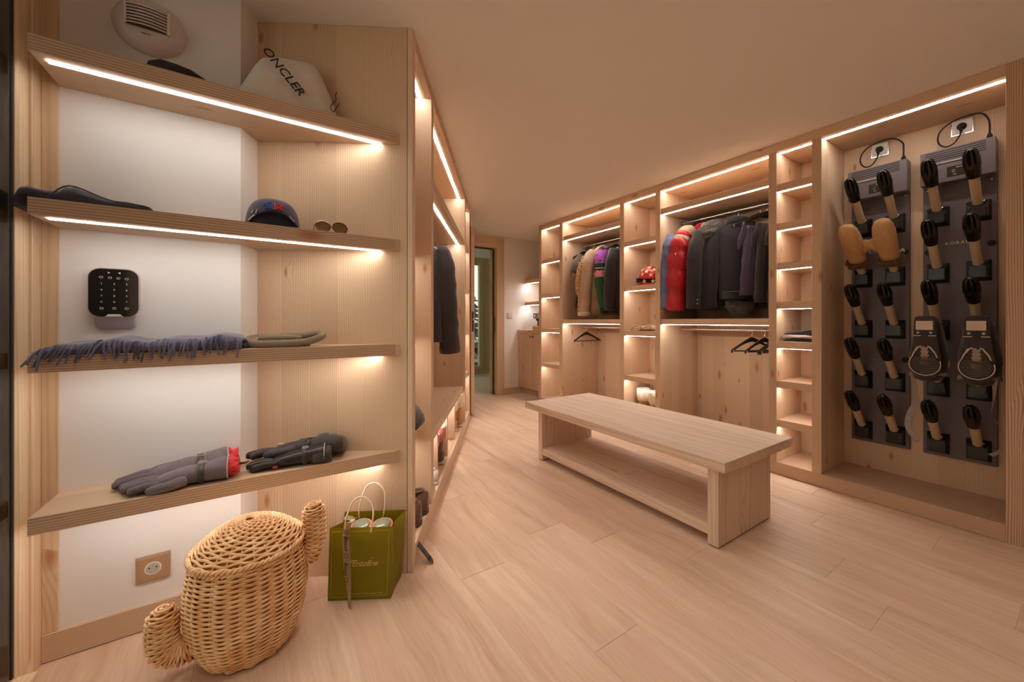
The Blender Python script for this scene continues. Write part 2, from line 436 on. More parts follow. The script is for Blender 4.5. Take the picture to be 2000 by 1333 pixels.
struct('door_seal', box(DV0, DV1 - 0.014, FU + 0.045, FU + 0.065, DZ - 0.014, DZ - 0.0005), 'rubber', parent=dr)
struct('strike_plate', box(DV1 - 0.003, DV1 - 0.0002, FU + 0.005, FU + 0.03, 0.93, 1.17, 0.001), 'brass_dark', parent=dr)
# open door leaf, seen by its edge
lf = struct('door_2', box(1.989, 2.036, 4.09, 4.985, 0.008, 2.205, 0.002), 'spruce_plain_z', label='open spruce door leaf seen edge on beyond the left wardrobe')
struct('lock_plate', box(2.001, 2.024, 4.086, 4.0898, 0.98, 1.215, 0.001), 'brass_dark', parent=lf)
struct('latch', box(2.007, 2.018, 4.079, 4.0862, 1.11, 1.14, 0.001), 'chrome', parent=lf)
struct('latch', box(2.007, 2.018, 4.079, 4.0862, 1.01, 1.04, 0.001), 'black', parent=lf)
bm = tube([(2.036, 4.13, 1.09), (2.065, 4.13, 1.09), (2.085, 4.14, 1.09), (2.088, 4.24, 1.09)], 0.009, 8)
# ---- the next room
struct('floor_far', box(0.6, 5.4, 5.20, 7.30, -0.06, 0.0), 'pale_floor')
struct('floor_threshold', box(DV0, DV1, 5.04, 5.20, -0.06, 0.0005), 'pale_floor')
NU = 7.215
wv0, wv1, wz0, wz1 = 2.95, 3.70, 0.17, 2.27
bm = box(wv1 + 0.10, 5.4, NU, NU + 0.2, 0, 2.43); box(0.6, wv0, NU, NU + 0.2, 0, 2.43, bm=bm)
box(wv0, wv1 + 0.10, NU, NU + 0.2, 0, wz0 - 0.06, bm=bm); box(wv0, wv1 + 0.10, NU, NU + 0.2, wz1 + 0.06, 2.43, bm=bm)
struct('wall_next', bm, 'far_wood_z')
struct('wall_next_top', box(0.6, 5.4, NU, NU + 0.2, 2.43, 2.9), 'white_paint')
struct('ceiling_next', box(0.6, 5.4, 5.06, NU + 0.2, 2.9, 3.0), 'white_paint')
struct('added_glazing', box(0.55, 0.56, 5.19, NU + 0.2, 0, 2.9), 'glass')  # unseen glass side, added so daylight floods the next room
struct('wall_next_right', box(5.4, 5.5, 5.06, NU + 0.2, 0, 2.9), 'far_wood_z')
struct('wall_over', box(-1.0, 5.4, 5.06, 5.19, H, 2.95), 'white_paint')
struct('wall_next_front', box(3.80, 5.4, 5.06, 5.19, 0, H), 'white_paint')
w2 = struct('window_2', box(wv1, wv1 + 0.10, NU - 0.015, NU + 0.07, wz0 - 0.06, wz1 + 0.06, 0.004), 'far_wood_z', label='tall narrow window in the next room with snowy trees outside')
struct('window_frame', box(wv0, wv1, NU - 0.015, NU + 0.07, wz0 - 0.06, wz0, 0.004), 'far_wood_z', parent=w2)
struct('window_frame', box(wv0, wv1, NU - 0.015, NU + 0.07, wz1, wz1 + 0.06, 0.004), 'far_wood_z', parent=w2)
struct('pane', box(wv0, wv1, NU + 0.02, NU + 0.03, wz0, wz1), 'glass', parent=w2)
struct('window_sill', box(wv0 - 0.02, wv1 + 0.12, NU - 0.03, NU + 0.02, wz0 - 0.085, wz0 - 0.06, 0.003), 'far_wood_z', parent=w2)

# ================================================================== BUILT-IN WARDROBES
def led(parent, x0, x1, y0, y1, z, name='led_strip', m='led'):
    """thin luminous profile set flush into an underside at height z"""
    return part(name, box(x0, x1, y0, y1, z - 0.0022, z + 0.004), m, parent)

# ---- right wardrobe (front plane v = RV)
RV, RB, RBD = 3.043, 3.452, 3.650
rw = thing('open_wardrobe', 'long open spruce wardrobe with six lit bays along the right wall', 'wardrobe', 'G', (RV, 2.2, 0))
posts = [(4.137, 4.194), (3.697, 3.757), (2.709, 2.766), (2.271, 2.325), (1.283, 1.336), (1.012, 1.067), (0.190, 0.245)]
back = [RB, RBD, RB, RBD, RB, RB]                     # back panel depth of bays between posts i, i+1
for i, (a, b) in enumerate(posts):
    d = RBD + 0.012
    m = 'spruce_z' if i < 5 else 'spruce_edge_z' if i == 6 else 'spruce_z'
    part('post', box(RV, d, a, b, 0.0 if i == 6 else 0.088, 2.320 if 0 < i < 6 else 2.38, 0.0012), m, rw)
part('header', box(RV, RBD + 0.012, 0.2455, 4.1365, 2.3205, 2.380, 0.0012), 'spruce_y', rw)
part('plinth', box(RV, RBD + 0.012, 0.2455, 4.194, 0.001, 0.0878, 0.0012), 'spruce_edge_y', rw)
bays = [(posts[i + 1][1], posts[i][0]) for i in range(6)]   # (low u, high u)
for i, (a, b) in enumerate(bays):
    part('back_panel', box(back[i], back[i] + 0.012, a + 0.0005, b - 0.0005, 0.0885, 2.320), 'spruce_z', rw)
def rshelf(bay, ztop, depth, th=0.051, lit=True):
    a, b = bays[bay]
    s = part('shelf', box(RV + 0.014, depth - 0.0005, a + 0.0006, b - 0.0006, ztop - th, ztop, 0.0012), 'spruce_y', rw)
    if lit: led(s, RV + 0.030, RV + 0.048, a + 0.004, b - 0.004, ztop - th)
    return s
for bay in (0, 2):
    for z in (1.916, 1.458, 1.004, 0.549): rshelf(bay, z, RB)
for z in (2.087, 1.805, 1.522, 1.240, 0.956, 0.672, 0.391): rshelf(4, z, RB)
for bay in (1, 3):
    rshelf(bay, 2.150, RBD); rshelf(bay, 1.121, RBD)
for i, (a, b) in enumerate(bays): led(rw, RV + 0.044, RV + 0.064, a + 0.004, b - 0.004, 2.3205)
RODV, RODZ = 3.376, (2.055, 1.025)
for bay in (1, 3):
    a, b = bays[bay]
    for z in RODZ:
        r = part('clothes_rail', tube([(RODV, a + 0.0005, z), (RODV, b - 0.0005, z)], 0.0125, 12), 'chrome', rw, smooth='auto')
        for y0, y1 in ((a + 0.0005, a + 0.006), (b - 0.006, b - 0.0005)): part('rail_socket', tube([(RODV, y0, z), (RODV, y1, z)], 0.02, 12), 'chrome', r, smooth='auto')
part('back_rail', box(RBD - 0.016, RBD, bays[3][0] + 0.001, bays[3][1] - 0.001, 0.955, 1.069, 0.001), 'spruce_edge_y', rw)
part('back_rail', box(RBD - 0.016, RBD, bays[1][0] + 0.001, bays[1][1] - 0.001, 0.955, 1.069, 0.001), 'spruce_edge_y', rw)

# ---- left wardrobe (front plane q = LQ), frame L: x = q, y = p
LQ, LBK = -0.406, -1.0
lw = thing('shoe_wardrobe', 'angled open spruce wardrobe with shoe seat and lit niches on the left', 'wardrobe', 'L', (LQ, 2.9, 0))
part('end_panel', box(RQ, LQ - 0.0245, 1.709, 1.756, 0.001, 2.380, 0.001), 'spruce_z', lw)
part('end_lipping', box(LQ - 0.0225, LQ, 1.709, 1.757, 0.001, 2.380, 0.0015), 'spruce_plain_z', lw)
lposts = [(1.7575, 1.758), (2.135, 2.195), (3.861, 3.919), (4.330, 4.375)]
for a, b in lposts[1:3]: part('post', box(LBK, LQ, a, b, 0.1005, 2.3195, 0.0015), 'spruce_z', lw)
part('post', box(LBK, LQ, 4.330, 4.375, 0.001, 2.380, 0.0015), 'spruce_z', lw)
part('header', box(LQ - 0.028, LQ, 1.7575, 4.3295, 2.320, 2.380, 0.001), 'spruce_plain_y', lw)
part('top_panel', box(LBK, LQ - 0.0285, 1.7575, 4.3295, 2.320, 2.380), 'spruce_y', lw)
part('plinth', box(LQ - 0.022, LQ, 1.7575, 4.3295, 0.001, 0.0995, 0.0015), 'spruce_plain_y', lw)
part('base_panel', box(LBK, LQ - 0.0225, 1.7575, 4.3295, 0.060, 0.0995), 'spruce_y', lw)
part('back_panel', box(LBK - 0.014, LBK - 0.0005, 1.7575, 4.3295, 0.06, 2.380), 'spruce_z', lw)
def lshelf(a, b, ztop, th, q1, lit=True, name='shelf', ledq=0.05):
    s = part(name, box(LBK, q1, a + 0.0006, b - 0.0006, ztop - th, ztop, 0.0012), 'spruce_y', lw)
    if lit: led(s, q1 - ledq - 0.02, q1 - ledq, a + 0.004, b - 0.004, ztop - th)
    return s
lshelf(2.195, 3.861, 1.916, 0.053, LQ - 0.012)
lshelf(2.195, 3.861, 0.459, 0.059, LQ - 0.020, name='seat')
for z in (1.50, 1.05, 0.50): lshelf(1.758, 2.135, z, 0.04, LQ - 0.125)
for z in (1.916, 1.458, 1.004, 0.549): lshelf(3.919, 4.330, z, 0.051, LQ - 0.012)
for y in (2.473, 2.880, 3.292): part('divider', box(LBK, LQ - 0.026, y, y + 0.025, 0.1005, 0.3995, 0.001), 'spruce_edge_z', lw)
for a, b in ((1.762, 2.131), (2.199, 3.857), (3.923, 4.326)): led(lw, LQ - 0.072, LQ - 0.052, a, b, 2.320)
part('clothes_rail', tube([(-0.70, 2.1955, 1.80), (-0.70, 3.8605, 1.80)], 0.0125, 12), 'chrome', lw, smooth='auto')

# ---- four corner shelves: strips of even depth running into the end panel
def panel_hit(u):                       # grid point on the end panel plane p = 1.7085 at this u
    # p = cos(PH-?)... solve along v
    f = lambda v: conv('G', 'L', v, u)[1]
    a = f(0.0); k = f(1.0) - a
    return ((1.7083 - a) / k, u)
SF = 1.700
ph1 = panel_hit(SF); pin = panel_hit(1.0)
inner = conv('L', 'G', RQ + 0.001, 1.7083)
labels = ['topmost of four corner shelves, holding a white cloth bag and a dark hat',
          'second corner shelf from the top, holding a cap and sunglasses',
          'third corner shelf from the top, carrying a fringed blue scarf',
          'lowest of four corner shelves, carrying two pairs of ski gloves']
SHELF_TOP = [1.920, 1.455, 1.002, 0.540]
for z, lb in zip(SHELF_TOP, labels):
    s = thing('wall_shelf', 'spruce board, ' + lb, 'shelf', 'G', (-0.2, 1.80, z - 0.05), group='corner shelves')
    poly = [(-0.555, SF), ph1, inner, (C0[0] + 0.001, C0[1] - 0.0005), (-0.555, WU - 0.0008)]
    bd = part('board', prism(poly, z - 0.05, z, bev=0.0012), 'spruce_plain_x', s)
    part('front_edge', box(-0.555, ph1[0] - 0.022, SF - 0.003, SF - 0.0002, z - 0.0495, z - 0.0005), 'spruce_edge_x', s)
    led(s, -0.530, ph1[0] - 0.075, SF + 0.030, SF + 0.051, z - 0.05, m='led_dimmed')

# ================================================================== MATERIALS OF THINGS
def wicker_mat():
    t = NT('wicker'); tc = t.n('ShaderNodeTexCoord'); n = t.noise(tc.outputs['Object'], 26, 3); n2 = t.noise(tc.outputs['Object'], 9, 2)
    c = t.ramp(n.outputs[0], [(0.3, srgb(214, 158, 100)), (0.55, srgb(238, 192, 138)), (0.75, srgb(248, 220, 176))])
    c = t.mix(t.ramp(n2.outputs[0], [(0.4, 0.0), (0.7, 0.35)]), c, srgb(240, 210, 166))
    t.l(c, t.b.inputs['Base Color']); t.b.inputs['Roughness'].default_value = 0.42; t.b.inputs['Specular IOR Level'].default_value = 0.45
wicker_mat()
plain('wicker_core', srgb(178, 112, 56), 0.8)
fabric('glove_grey', srgb(122, 110, 118), srgb(88, 78, 84), 260, 0.1)
plain('leather_dark', srgb(74, 64, 60), 0.4)
fabric('red_lining', srgb(236, 58, 62), srgb(190, 30, 38), 60, 0.4, big=40)
fabric('glove_black', srgb(56, 48, 46), srgb(34, 29, 28), 220, 0.2, rough=0.6)
plain('leather_black', srgb(42, 36, 33), 0.35)
plain('red_patch', srgb(232, 36, 48), 0.5)
plain('silver_grey', srgb(190, 182, 172), 0.45)
plain('navy_piping', srgb(120, 110, 104), 0.4)
fabric('scarf_blue', srgb(112, 112, 142), srgb(84, 84, 112), 320, 0.2, sheen=0.5)
fabric('scarf_dark', srgb(84, 80, 108), srgb(58, 54, 78), 320, 0.2)
def knit(name, a, b, scale=160):
    t = NT(name); tc = t.n('ShaderNodeTexCoord'); w = t.n('ShaderNodeTexWave', wave_type='BANDS', bands_direction='X')
    w.inputs['Scale'].default_value = scale; w.inputs['Distortion'].default_value = 1.5; w.inputs['Detail Scale'].default_value = 3.0
    t.l(tc.outputs['Object'], w.inputs[0]); n = t.noise(tc.outputs['Object'], 300, 2)
    f = t.math('ADD', t.math('MULTIPLY', w.outputs['Fac'], 0.6), t.math('MULTIPLY', n.outputs[0], 0.4))
    t.l(t.ramp(f, [(0.25, b), (0.75, a)]), t.b.inputs['Base Color']); t.b.inputs['Roughness'].default_value = 0.95
    t.bump(f, 0.6, 0.004)
knit('knit_taupe', srgb(176, 160, 138), srgb(118, 104, 86))
fabric('cap_navy', srgb(70, 66, 92), srgb(46, 44, 64), 300, 0.1)
plain('cap_under', srgb(34, 27, 26), 0.9)
plain('logo_blue', srgb(46, 92, 166), 0.7)
plain('logo_red', srgb(226, 44, 50), 0.7)
plain('white_cloth_print', srgb(228, 220, 212), 0.8)
t_ = NT('lens_brown'); t_.b.inputs['Base Color'].default_value = srgb(132, 90, 36); t_.b.inputs['Roughness'].default_value = 0.08; t_.b.inputs['Alpha'].default_value = 0.82
plain('tortoise', srgb(70, 44, 28), 0.25)
fabric('trousers_slate', srgb(78, 76, 92), srgb(50, 48, 60), 300, 0.15)
fabric('dustbag_cloth', srgb(226, 218, 208), srgb(200, 190, 180), 240, 0.15)
plain('ink', srgb(48, 38, 36), 0.8)
plain('bag_green', srgb(168, 156, 20), 0.36)
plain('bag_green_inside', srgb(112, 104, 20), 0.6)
plain('gold_line', srgb(214, 196, 110), 0.5)
plain('ribbon_cream', srgb(238, 222, 190), 0.5)
plain('cord_cream', srgb(232, 214, 184), 0.7)
plain('jar_rubber', srgb(232, 140, 104), 0.6)
plain('jar_glass', srgb(140, 148, 126), 0.12)
plain('keypad_glass', srgb(34, 30, 28), 0.06, spec=0.7)
plain('keypad_body', srgb(206, 198, 200), 0.4)
plain('socket_frame', srgb(196, 168, 140), 0.4, 0.35)
plain('socket_bronze', srgb(190, 156, 124), 0.45, 0.3)
plain('vent_white', srgb(228, 216, 212), 0.4)
plain('hat_dark', srgb(58, 42, 42), 0.9)

# ================================================================== BENCH
bn = thing('bench', 'low spruce bench with lower shelf standing in the middle of the floor', 'bench', 'G', (2.07, 1.75, 0))
part('top', box(1.780, 2.500, 0.970, 2.645, 0.384, 0.434, 0.0015), 'bench_y', bn)
for a, b in ((1.016, 1.070), (2.441, 2.489)):
    lg = part('leg', box(1.803, 2.335, a, b, 0.006, 0.3838, 0.0015), 'bench_z', bn)
    part('foot_pad', box(1.808, 2.330, a + 0.004, b - 0.004, 0.0, 0.0058), 'brass_dark', lg)
part('lower_shelf', box(1.806, 2.332, 1.0704, 2.4406, 0.048, 0.100, 0.0015), 'bench_y', bn)

# ================================================================== WALL FITTINGS (white corner wall, surface u = WU, facing -u)
def disc_u(c, _, r1, y0, n=40):
    """ring/disc solid facing -u: outer r1 at y0 (wall) to r0 at y1 (front)"""
    rings = [[Vector((c[0] + r * math.cos(2 * math.pi * k / n), y, c[1] + r * math.sin(2 * math.pi * k / n))) for k in range(n)] for r, y in zip(r1, y0)]
    return loft(rings)
vt = thing('air_vent', 'round white air vent with slatted louvre above the top corner shelf', 'vent', 'G', (-0.338, WU, 2.05))
part('cover', disc_u((-0.338, 2.152), None, (0.099, 0.099, 0.094, 0.070, 0.052, 0.02), (WU - 0.0005, WU - 0.004, WU - 0.011, WU - 0.026, WU - 0.031, WU - 0.033)), 'vent_white', vt, smooth='auto')
part('louvre_recess', box(-0.392, -0.290, WU - 0.034, WU - 0.0325, 2.128, 2.205, 0.0008), 'navy_piping', vt)
for i in range(7):
    z = 2.131 + i * 0.0108
    bm = sheet(lambda s, t: Vector((-0.393 + 0.104 * s, WU - 0.033 - 0.010 * math.sin(math.pi * s) - 0.006 * (1 - t), z + 0.0105 * t)), 8, 1, 0.0012)
    part('louvre', bm, 'vent_white', vt, smooth=True)
part('grille_end', box(-0.400, -0.393, WU - 0.040, WU - 0.031, 2.126, 2.207, 0.001), 'vent_white', vt)
part('grille_end', box(-0.289, -0.281, WU - 0.040, WU - 0.031, 2.126, 2.207, 0.001), 'vent_white', vt)
part('lettering', text_bm('DOSAIR', 0.007, M=basis((-0.345, WU - 0.0322, 2.112), (1, 0, 0), (0, 0, 1), (0, -1, 0))), 'navy_piping', vt)

kp = thing('alarm_keypad', 'black glass alarm keypad with white number keys on the corner wall', 'keypad', 'G', (-0.424, WU, 1.06))
def rrect(cx, cz, w, h, r, y, n=6):
    pts = []
    for sx, sz, a0 in ((1, 1, 0), (-1, 1, 90), (-1, -1, 180), (1, -1, 270)):
        for i in range(n + 1):
            a = math.radians(a0 + 90 * i / n)
            pts.append(Vector((cx + sx * (w / 2 - r) + r * math.cos(a), y, cz + sz * (h / 2 - r) + r * math.sin(a))))
    return pts
KC = (-0.424, 1.197)
part('body', loft([rrect(*KC, 0.110, 0.150, 0.03, WU - 0.0005), rrect(*KC, 0.124, 0.168, 0.032, WU - 0.018), rrect(*KC, 0.125, 0.169, 0.032, WU - 0.026)]), 'keypad_body', kp, smooth='auto')
part('wall_base', loft([rrect(KC[0], 1.165, 0.100, 0.190, 0.02, WU - 0.0005), rrect(KC[0], 1.180, 0.100, 0.165, 0.02, WU - 0.016)]), 'keypad_body', kp, smooth='auto')
part('glass_front', loft([rrect(KC[0] - 0.001, KC[1], 0.120, 0.163, 0.030, WU - 0.0262), rrect(KC[0] - 0.001, KC[1], 0.119, 0.162, 0.030, WU - 0.0285)]), 'keypad_glass', kp, smooth='auto')
bm = prism([(-0.022, 0), (0.022, 0), (0.014, 0.008), (-0.014, 0.008)], 0, 0.001); xf(bm, basis((KC[0], WU - 0.0288, KC[1] - 0.081), (1, 0, 0), (0, 0, 1), (0, -1, 0)))
part('badge', bm, 'vent_white', kp)
kM = lambda x, z: basis((KC[0] + x, WU - 0.0287, KC[1] + z), (1, 0, 0), (0, 0, 1), (0, -1, 0))
for r, row in enumerate((('1', '2', '3'), ('4', '5', '6'), ('7', '8', '9'), ('C', '0', '*'))):
    for c_, ch in enumerate(row): part('key', text_bm(ch, 0.0085, 0.0003, M=kM(-0.030 + 0.030 * c_, 0.030 - 0.0205 * r)), 'white_plastic', kp)
for x, z in ((-0.031, 0.052), (-0.010, 0.051), (0.010, 0.050), (0.030, 0.049), (-0.030, -0.053), (0.0, -0.053), (0.030, -0.053)):
    pts = [kM(x, z) @ Vector((0.0042 * math.cos(2 * math.pi * k / 12), 0.0032 * math.sin(2 * math.pi * k / 12), 0)) for k in range(12)]
    part('key', tube(pts, 0.0006, 5, closed=True), 'white_plastic', kp)
for x, sg in ((-0.012, 1), (0.012, -1)):
    bm = prism([(-0.003 * sg, -0.003), (0.003 * sg, 0), (-0.003 * sg, 0.003)], 0, 0.0004); xf(bm, kM(x, 0.068)); part('key', bm, 'white_plastic', kp)

def socket(name, label, cx, cz, w, frame_m, face_m, y_wall, group=None, plugged=False):
    s = thing(name, label, 'socket', 'G', (cx, y_wall, cz - w / 2), group)
    return s
sk = thing('wall_socket', 'bronze framed wall socket with white round insert low on the corner wall', 'socket', 'G', (-0.331, WU, 0.17))
SC = (-0.331, 0.215)
part('frame', loft([rrect(*SC, 0.092, 0.092, 0.002, WU - 0.0005, 1), rrect(*SC, 0.091, 0.091, 0.002, WU - 0.007, 1)]), 'socket_frame', sk)
part('plate', loft([rrect(*SC, 0.081, 0.081, 0.001, WU - 0.0072, 1), rrect(*SC, 0.080, 0.080, 0.001, WU - 0.0105, 1)]), 'socket_bronze', sk)
rim = part('insert', disc_u(SC, None, (0.0225, 0.0225, 0.0205), (WU - 0.0106, WU - 0.0116, WU - 0.0118)), 'white_plastic', sk, smooth='auto')
part('recess', disc_u(SC, None, (0.0195, 0.0195), (WU - 0.0118, WU - 0.0121)), 'silver_grey', rim)
for dx in (-0.0095, 0.0095): part('hole', disc_u((SC[0] + dx, SC[1] + 0.003), None, (0.0026, 0.0026), (WU - 0.0121, WU - 0.0124), 12), 'black', rim)
part('earth_pin', tube([(SC[0], WU - 0.0121, SC[1] + 0.010), (SC[0], WU - 0.017, SC[1] + 0.010)], 0.0022, 10), 'chrome', rim, smooth='auto')

# ================================================================== CACTUS BASKET (one spiral strand per woven piece)
bk = thing('wicker_basket', 'lidded wicker basket shaped like a two-armed cactus on the floor', 'basket', 'G', (-0.043, 1.618, 0))
BC = (-0.043, 1.618)
def prof_r(z):
    pr = [(0.0, 0.104), (0.012, 0.118), (0.05, 0.140), (0.11, 0.159), (0.18, 0.167), (0.25, 0.165), (0.30, 0.158), (0.33, 0.153)]
    for (a, ra), (b, rb_) in zip(pr, pr[1:]):
        if z <= b: t = (z - a) / (b - a); return ra + (rb_ - ra) * t
    return pr[-1][1]
def spiral_weave(fn, turns, seg, r, name, parent, n=5):
    """fn(t, ang) -> (point, outward normal); odd half-waves give the over-under weave"""
    pts = []
    for i in range(int(turns * seg) + 1):
        ang = 2 * math.pi * i / seg; t = i / (turns * seg)
        pts.append(fn(t, ang))
    return part(name, tube(pts, r, n), 'wicker', parent, smooth=True)
NS = 27
def body_pt(t, ang):
    z = 0.006 + t * 0.322; R = prof_r(z) * (1 + 0.012 * math.cos(13 * ang)) + 0.0042 * math.sin(NS / 2 * ang)
    return Vector((BC[0] + R * math.cos(ang), BC[1] + R * math.sin(ang), z))
spiral_weave(body_pt, 46, 112, 0.0040, 'woven_body', bk)
core = [(prof_r(z) - 0.007, z) for z in [0.002 + 0.328 * i / 14 for i in range(15)]]
part('liner', lathe(core, 40, (BC[0], BC[1], 0)), 'wicker_core', bk, smooth=True)
for k in range(26):
    a = 2 * math.pi * k / 26
    part('stake', tube([Vector((BC[0] + (prof_r(z) - 0.004) * math.cos(a), BC[1] + (prof_r(z) - 0.004) * math.sin(a), z)) for z in [0.004 + 0.32 * i / 7 for i in range(8)]], 0.0035, 5), 'wicker', bk, smooth=True)
def rope_ring(R, z, rr, name, parent, nb=2, tw=34):
    for k in range(nb):
        pts = []
        for i in range(200):
            a = 2 * math.pi * i / 200; ph = tw * a + 2 * math.pi * k / nb
            q = R + rr * math.cos(ph); pts.append(Vector((BC[0] + q * math.cos(a), BC[1] + q * math.sin(a), z + rr * math.sin(ph))))
        part(name, tube(pts, 0.0044, 5, closed=True), 'wicker', parent, smooth=True)
rope_ring(0.156, 0.331, 0.004, 'rim_braid', bk)
# lid: shallow dome
def dome_z(q): return 0.345 + 0.082 * (1 - (q / 0.158) ** 2) ** 0.9 if q < 0.158 else 0.345
def lid_pt(t, ang):
    q = 0.012 + t * 0.147; nrm = 0.0034 * math.sin(NS / 2 * ang) * min(1, q / 0.05)
    return Vector((BC[0] + q * math.cos(ang), BC[1] + q * math.sin(ang), dome_z(q) + nrm))
lid = part('lid', lathe([(0.157, 0.340), (0.155, 0.343)] + [(q, dome_z(q) - 0.006) for q in (0.14, 0.12, 0.10, 0.08, 0.06, 0.04, 0.02, 0.005)], 40, (BC[0], BC[1], 0)), 'wicker_core', bk, smooth=True)
spiral_weave(lid_pt, 19, 100, 0.0042, 'woven_lid', lid)
rope_ring(0.160, 0.345, 0.004, 'lid_braid', lid)
for k in range(26):
    a = 2 * math.pi * k / 26
    part('lid_stake', tube([Vector((BC[0] + q * math.cos(a), BC[1] + q * math.sin(a), dome_z(q) - 0.002)) for q in (0.02, 0.05, 0.08, 0.11, 0.14, 0.156)], 0.0035, 5), 'wicker', lid, smooth=True)
# arms
def arm(path, r):
    ax = catmull(path, 10); m = len(ax)
    L = [0.0]
    for a, b in zip(ax, ax[1:]): L.append(L[-1] + (b - a).length)
    def frame(s):
        d = s * L[-1]; i = max(j for j in range(m) if L[j] <= d + 1e-9); i = min(i, m - 2)
        f = (d - L[i]) / (L[i + 1] - L[i]); p = ax[i].lerp(ax[i + 1], f); tg = (ax[min(i + 2, m - 1)] - ax[max(i - 1, 0)]).normalized()
        n1 = Vector((0, 1, 0)); n1 = (n1 - tg * n1.dot(tg)).normalized(); return p, n1, tg.cross(n1)
    def rad(s): return r * (1.0 if s < 0.86 else math.sqrt(max(0.02, 1 - ((s - 0.86) / 0.145) ** 2)))
    cr = part('arm', loft([[p + (n1 * math.cos(2 * math.pi * k / 14) + n2 * math.sin(2 * math.pi * k / 14)) * (rad(s) - 0.006) for k in range(14)] for s in [i / 18 for i in range(19)] for p, n1, n2 in [frame(s)]]), 'wicker_core', bk, smooth=True)
    turns = int(L[-1] / 0.0078)
    def fn(t, ang):
        p, n1, n2 = frame(t); R = rad(t) + 0.0032 * math.sin(11 / 2 * ang)
        return p + (n1 * math.cos(ang) + n2 * math.sin(ang)) * R
    spiral_weave(fn, turns, 44, 0.0042, 'woven_arm', cr)
    part('woven_tip', tube([frame(0.997)[0] + (frame(0.997)[1] * math.cos(a) + frame(0.997)[2] * math.sin(a)) * q + Vector((0, 0, 0.002)) for a, q in [(0.5 * i, 0.003 + 0.0009 * i) for i in range(24)]], 0.0042, 5), 'wicker', cr, smooth=True)
arm([(-0.175, 1.60, 0.082), (-0.215, 1.60, 0.074), (-0.248, 1.60, 0.092), (-0.259, 1.60, 0.135), (-0.256, 1.60, 0.222)], 0.036)
arm([(0.105, 1.61, 0.245), (0.130, 1.61, 0.250), (0.148, 1.61, 0.285), (0.151, 1.61, 0.345), (0.148, 1.61, 0.430)], 0.034)

# ================================================================== GREEN GIFT BAG (frame L)
gb = thing('gift_bag', 'olive green paper gift bag with cream ribbon standing against the end panel', 'bag', 'L', (-0.577, 1.62, 0))
q0, q1, p0, p1 = -0.699, -0.455, 1.555, 1.690
tq0, tq1, tp0, tp1 = -0.688, -0.443, 1.549, 1.655
zt = 0.290
def quad(pts, th):
    bm = B(); f = bm.faces.new([bm.verts.new(p) for p in pts]); bmesh.ops.solidify(bm, geom=[f], thickness=th); return bm
part('front_face', quad([(q0, p0, 0.001), (q1, p0, 0.001), (tq1, tp0, zt), (tq0, tp0, zt)], 0.0012), 'bag_green', gb)
part('back_face', quad([(q0 + 0.004, p1, 0.001), (q1 + 0.004, p1, 0.001), (tq1 + 0.022, tp1, zt + 0.014), (tq0 + 0.016, tp1, zt + 0.012)], 0.0012), 'bag_green', gb)
for a, b, fold in (((q1, tq1), (q1 + 0.004, tq1 + 0.022), -0.010), ((q0, tq0), (q0 + 0.004, tq0 + 0.016), 0.03)):
    pm = (p0 + p1) / 2
    bm = B(); v = [bm.verts.new(p) for p in ((a[0], p0, 0.001), (a[0] + fold * 0.1, pm, 0.001), (b[0], p1, 0.001), (b[1], tp1, zt + 0.013), (a[1] + fold, (tp0 + tp1) / 2, zt - 0.004), (a[1], tp0, zt))]
    bm.faces.new((v[0], v[1], v[4], v[5])); bm.faces.new((v[1], v[2], v[3], v[4])); bmesh.ops.solidify(bm, geom=bm.faces[:], thickness=0.001)
    part('gusset', bm, 'bag_green', gb)
part('bottom', box(q0 + 0.003, q1 - 0.001, p0 + 0.002, p1 - 0.002, 0.0015, 0.003), 'bag_green_inside', gb)
def face_pt(s, t, off=0.0009): # on the front face, s across, t up
    return Vector((q0 + (q1 - q0) * s + ((tq0 - q0) * (1 - s) + (tq1 - q1) * s) * t, p0 + (tp0 - p0) * t - off, 0.001 + zt * t))
fx = (face_pt(1, 0) - face_pt(0, 0)).normalized(); fz = (face_pt(0.5, 1) - face_pt(0.5, 0)).normalized(); fn_ = fx.cross(fz)
ln = tube([face_pt(s, t) for s, t in ((0.045, 0.045), (0.935, 0.055), (0.935, 0.945), (0.045, 0.945))], 0.0007, 4, closed=True)
part('border_line', ln, 'gold_line', gb)
part('lettering', text_bm("d'Entofine", 0.034, 0.0002, 0.35, basis(face_pt(0.52, 0.50), fx, fz, fn_), 0.9), 'gold_line', gb)
part('lettering', text_bm('Cuisine de la Maison depuis 1927', 0.0095, 0.0002, 0.3, basis(face_pt(0.60, 0.085), fx, fz, fn_)), 'gold_line', gb)
part('lettering', text_bm('MD', 0.008, 0.0002, 0.0, basis(face_pt(0.69, 0.57), fx, fz, fn_)), 'gold_line', gb)
for pp, dq, hh in ((tp0 - 0.002, 0.0, 0.150), (tp1 + 0.003, 0.012, 0.160)):
    part('handle', tube(catmull([(-0.625 + dq, pp, zt - 0.02), (-0.625 + dq, pp - 0.004, zt + 0.03), (-0.605 + dq, pp + 0.02, zt + hh - 0.055), (-0.565 + dq, pp + 0.03, zt + hh - 0.045), (-0.530 + dq, pp + 0.02, zt + hh - 0.075), (-0.522 + dq, pp, zt + 0.03), (-0.530 + dq, pp, zt - 0.02)], 6), 0.0032, 7), 'cord_cream', gb, smooth=True)
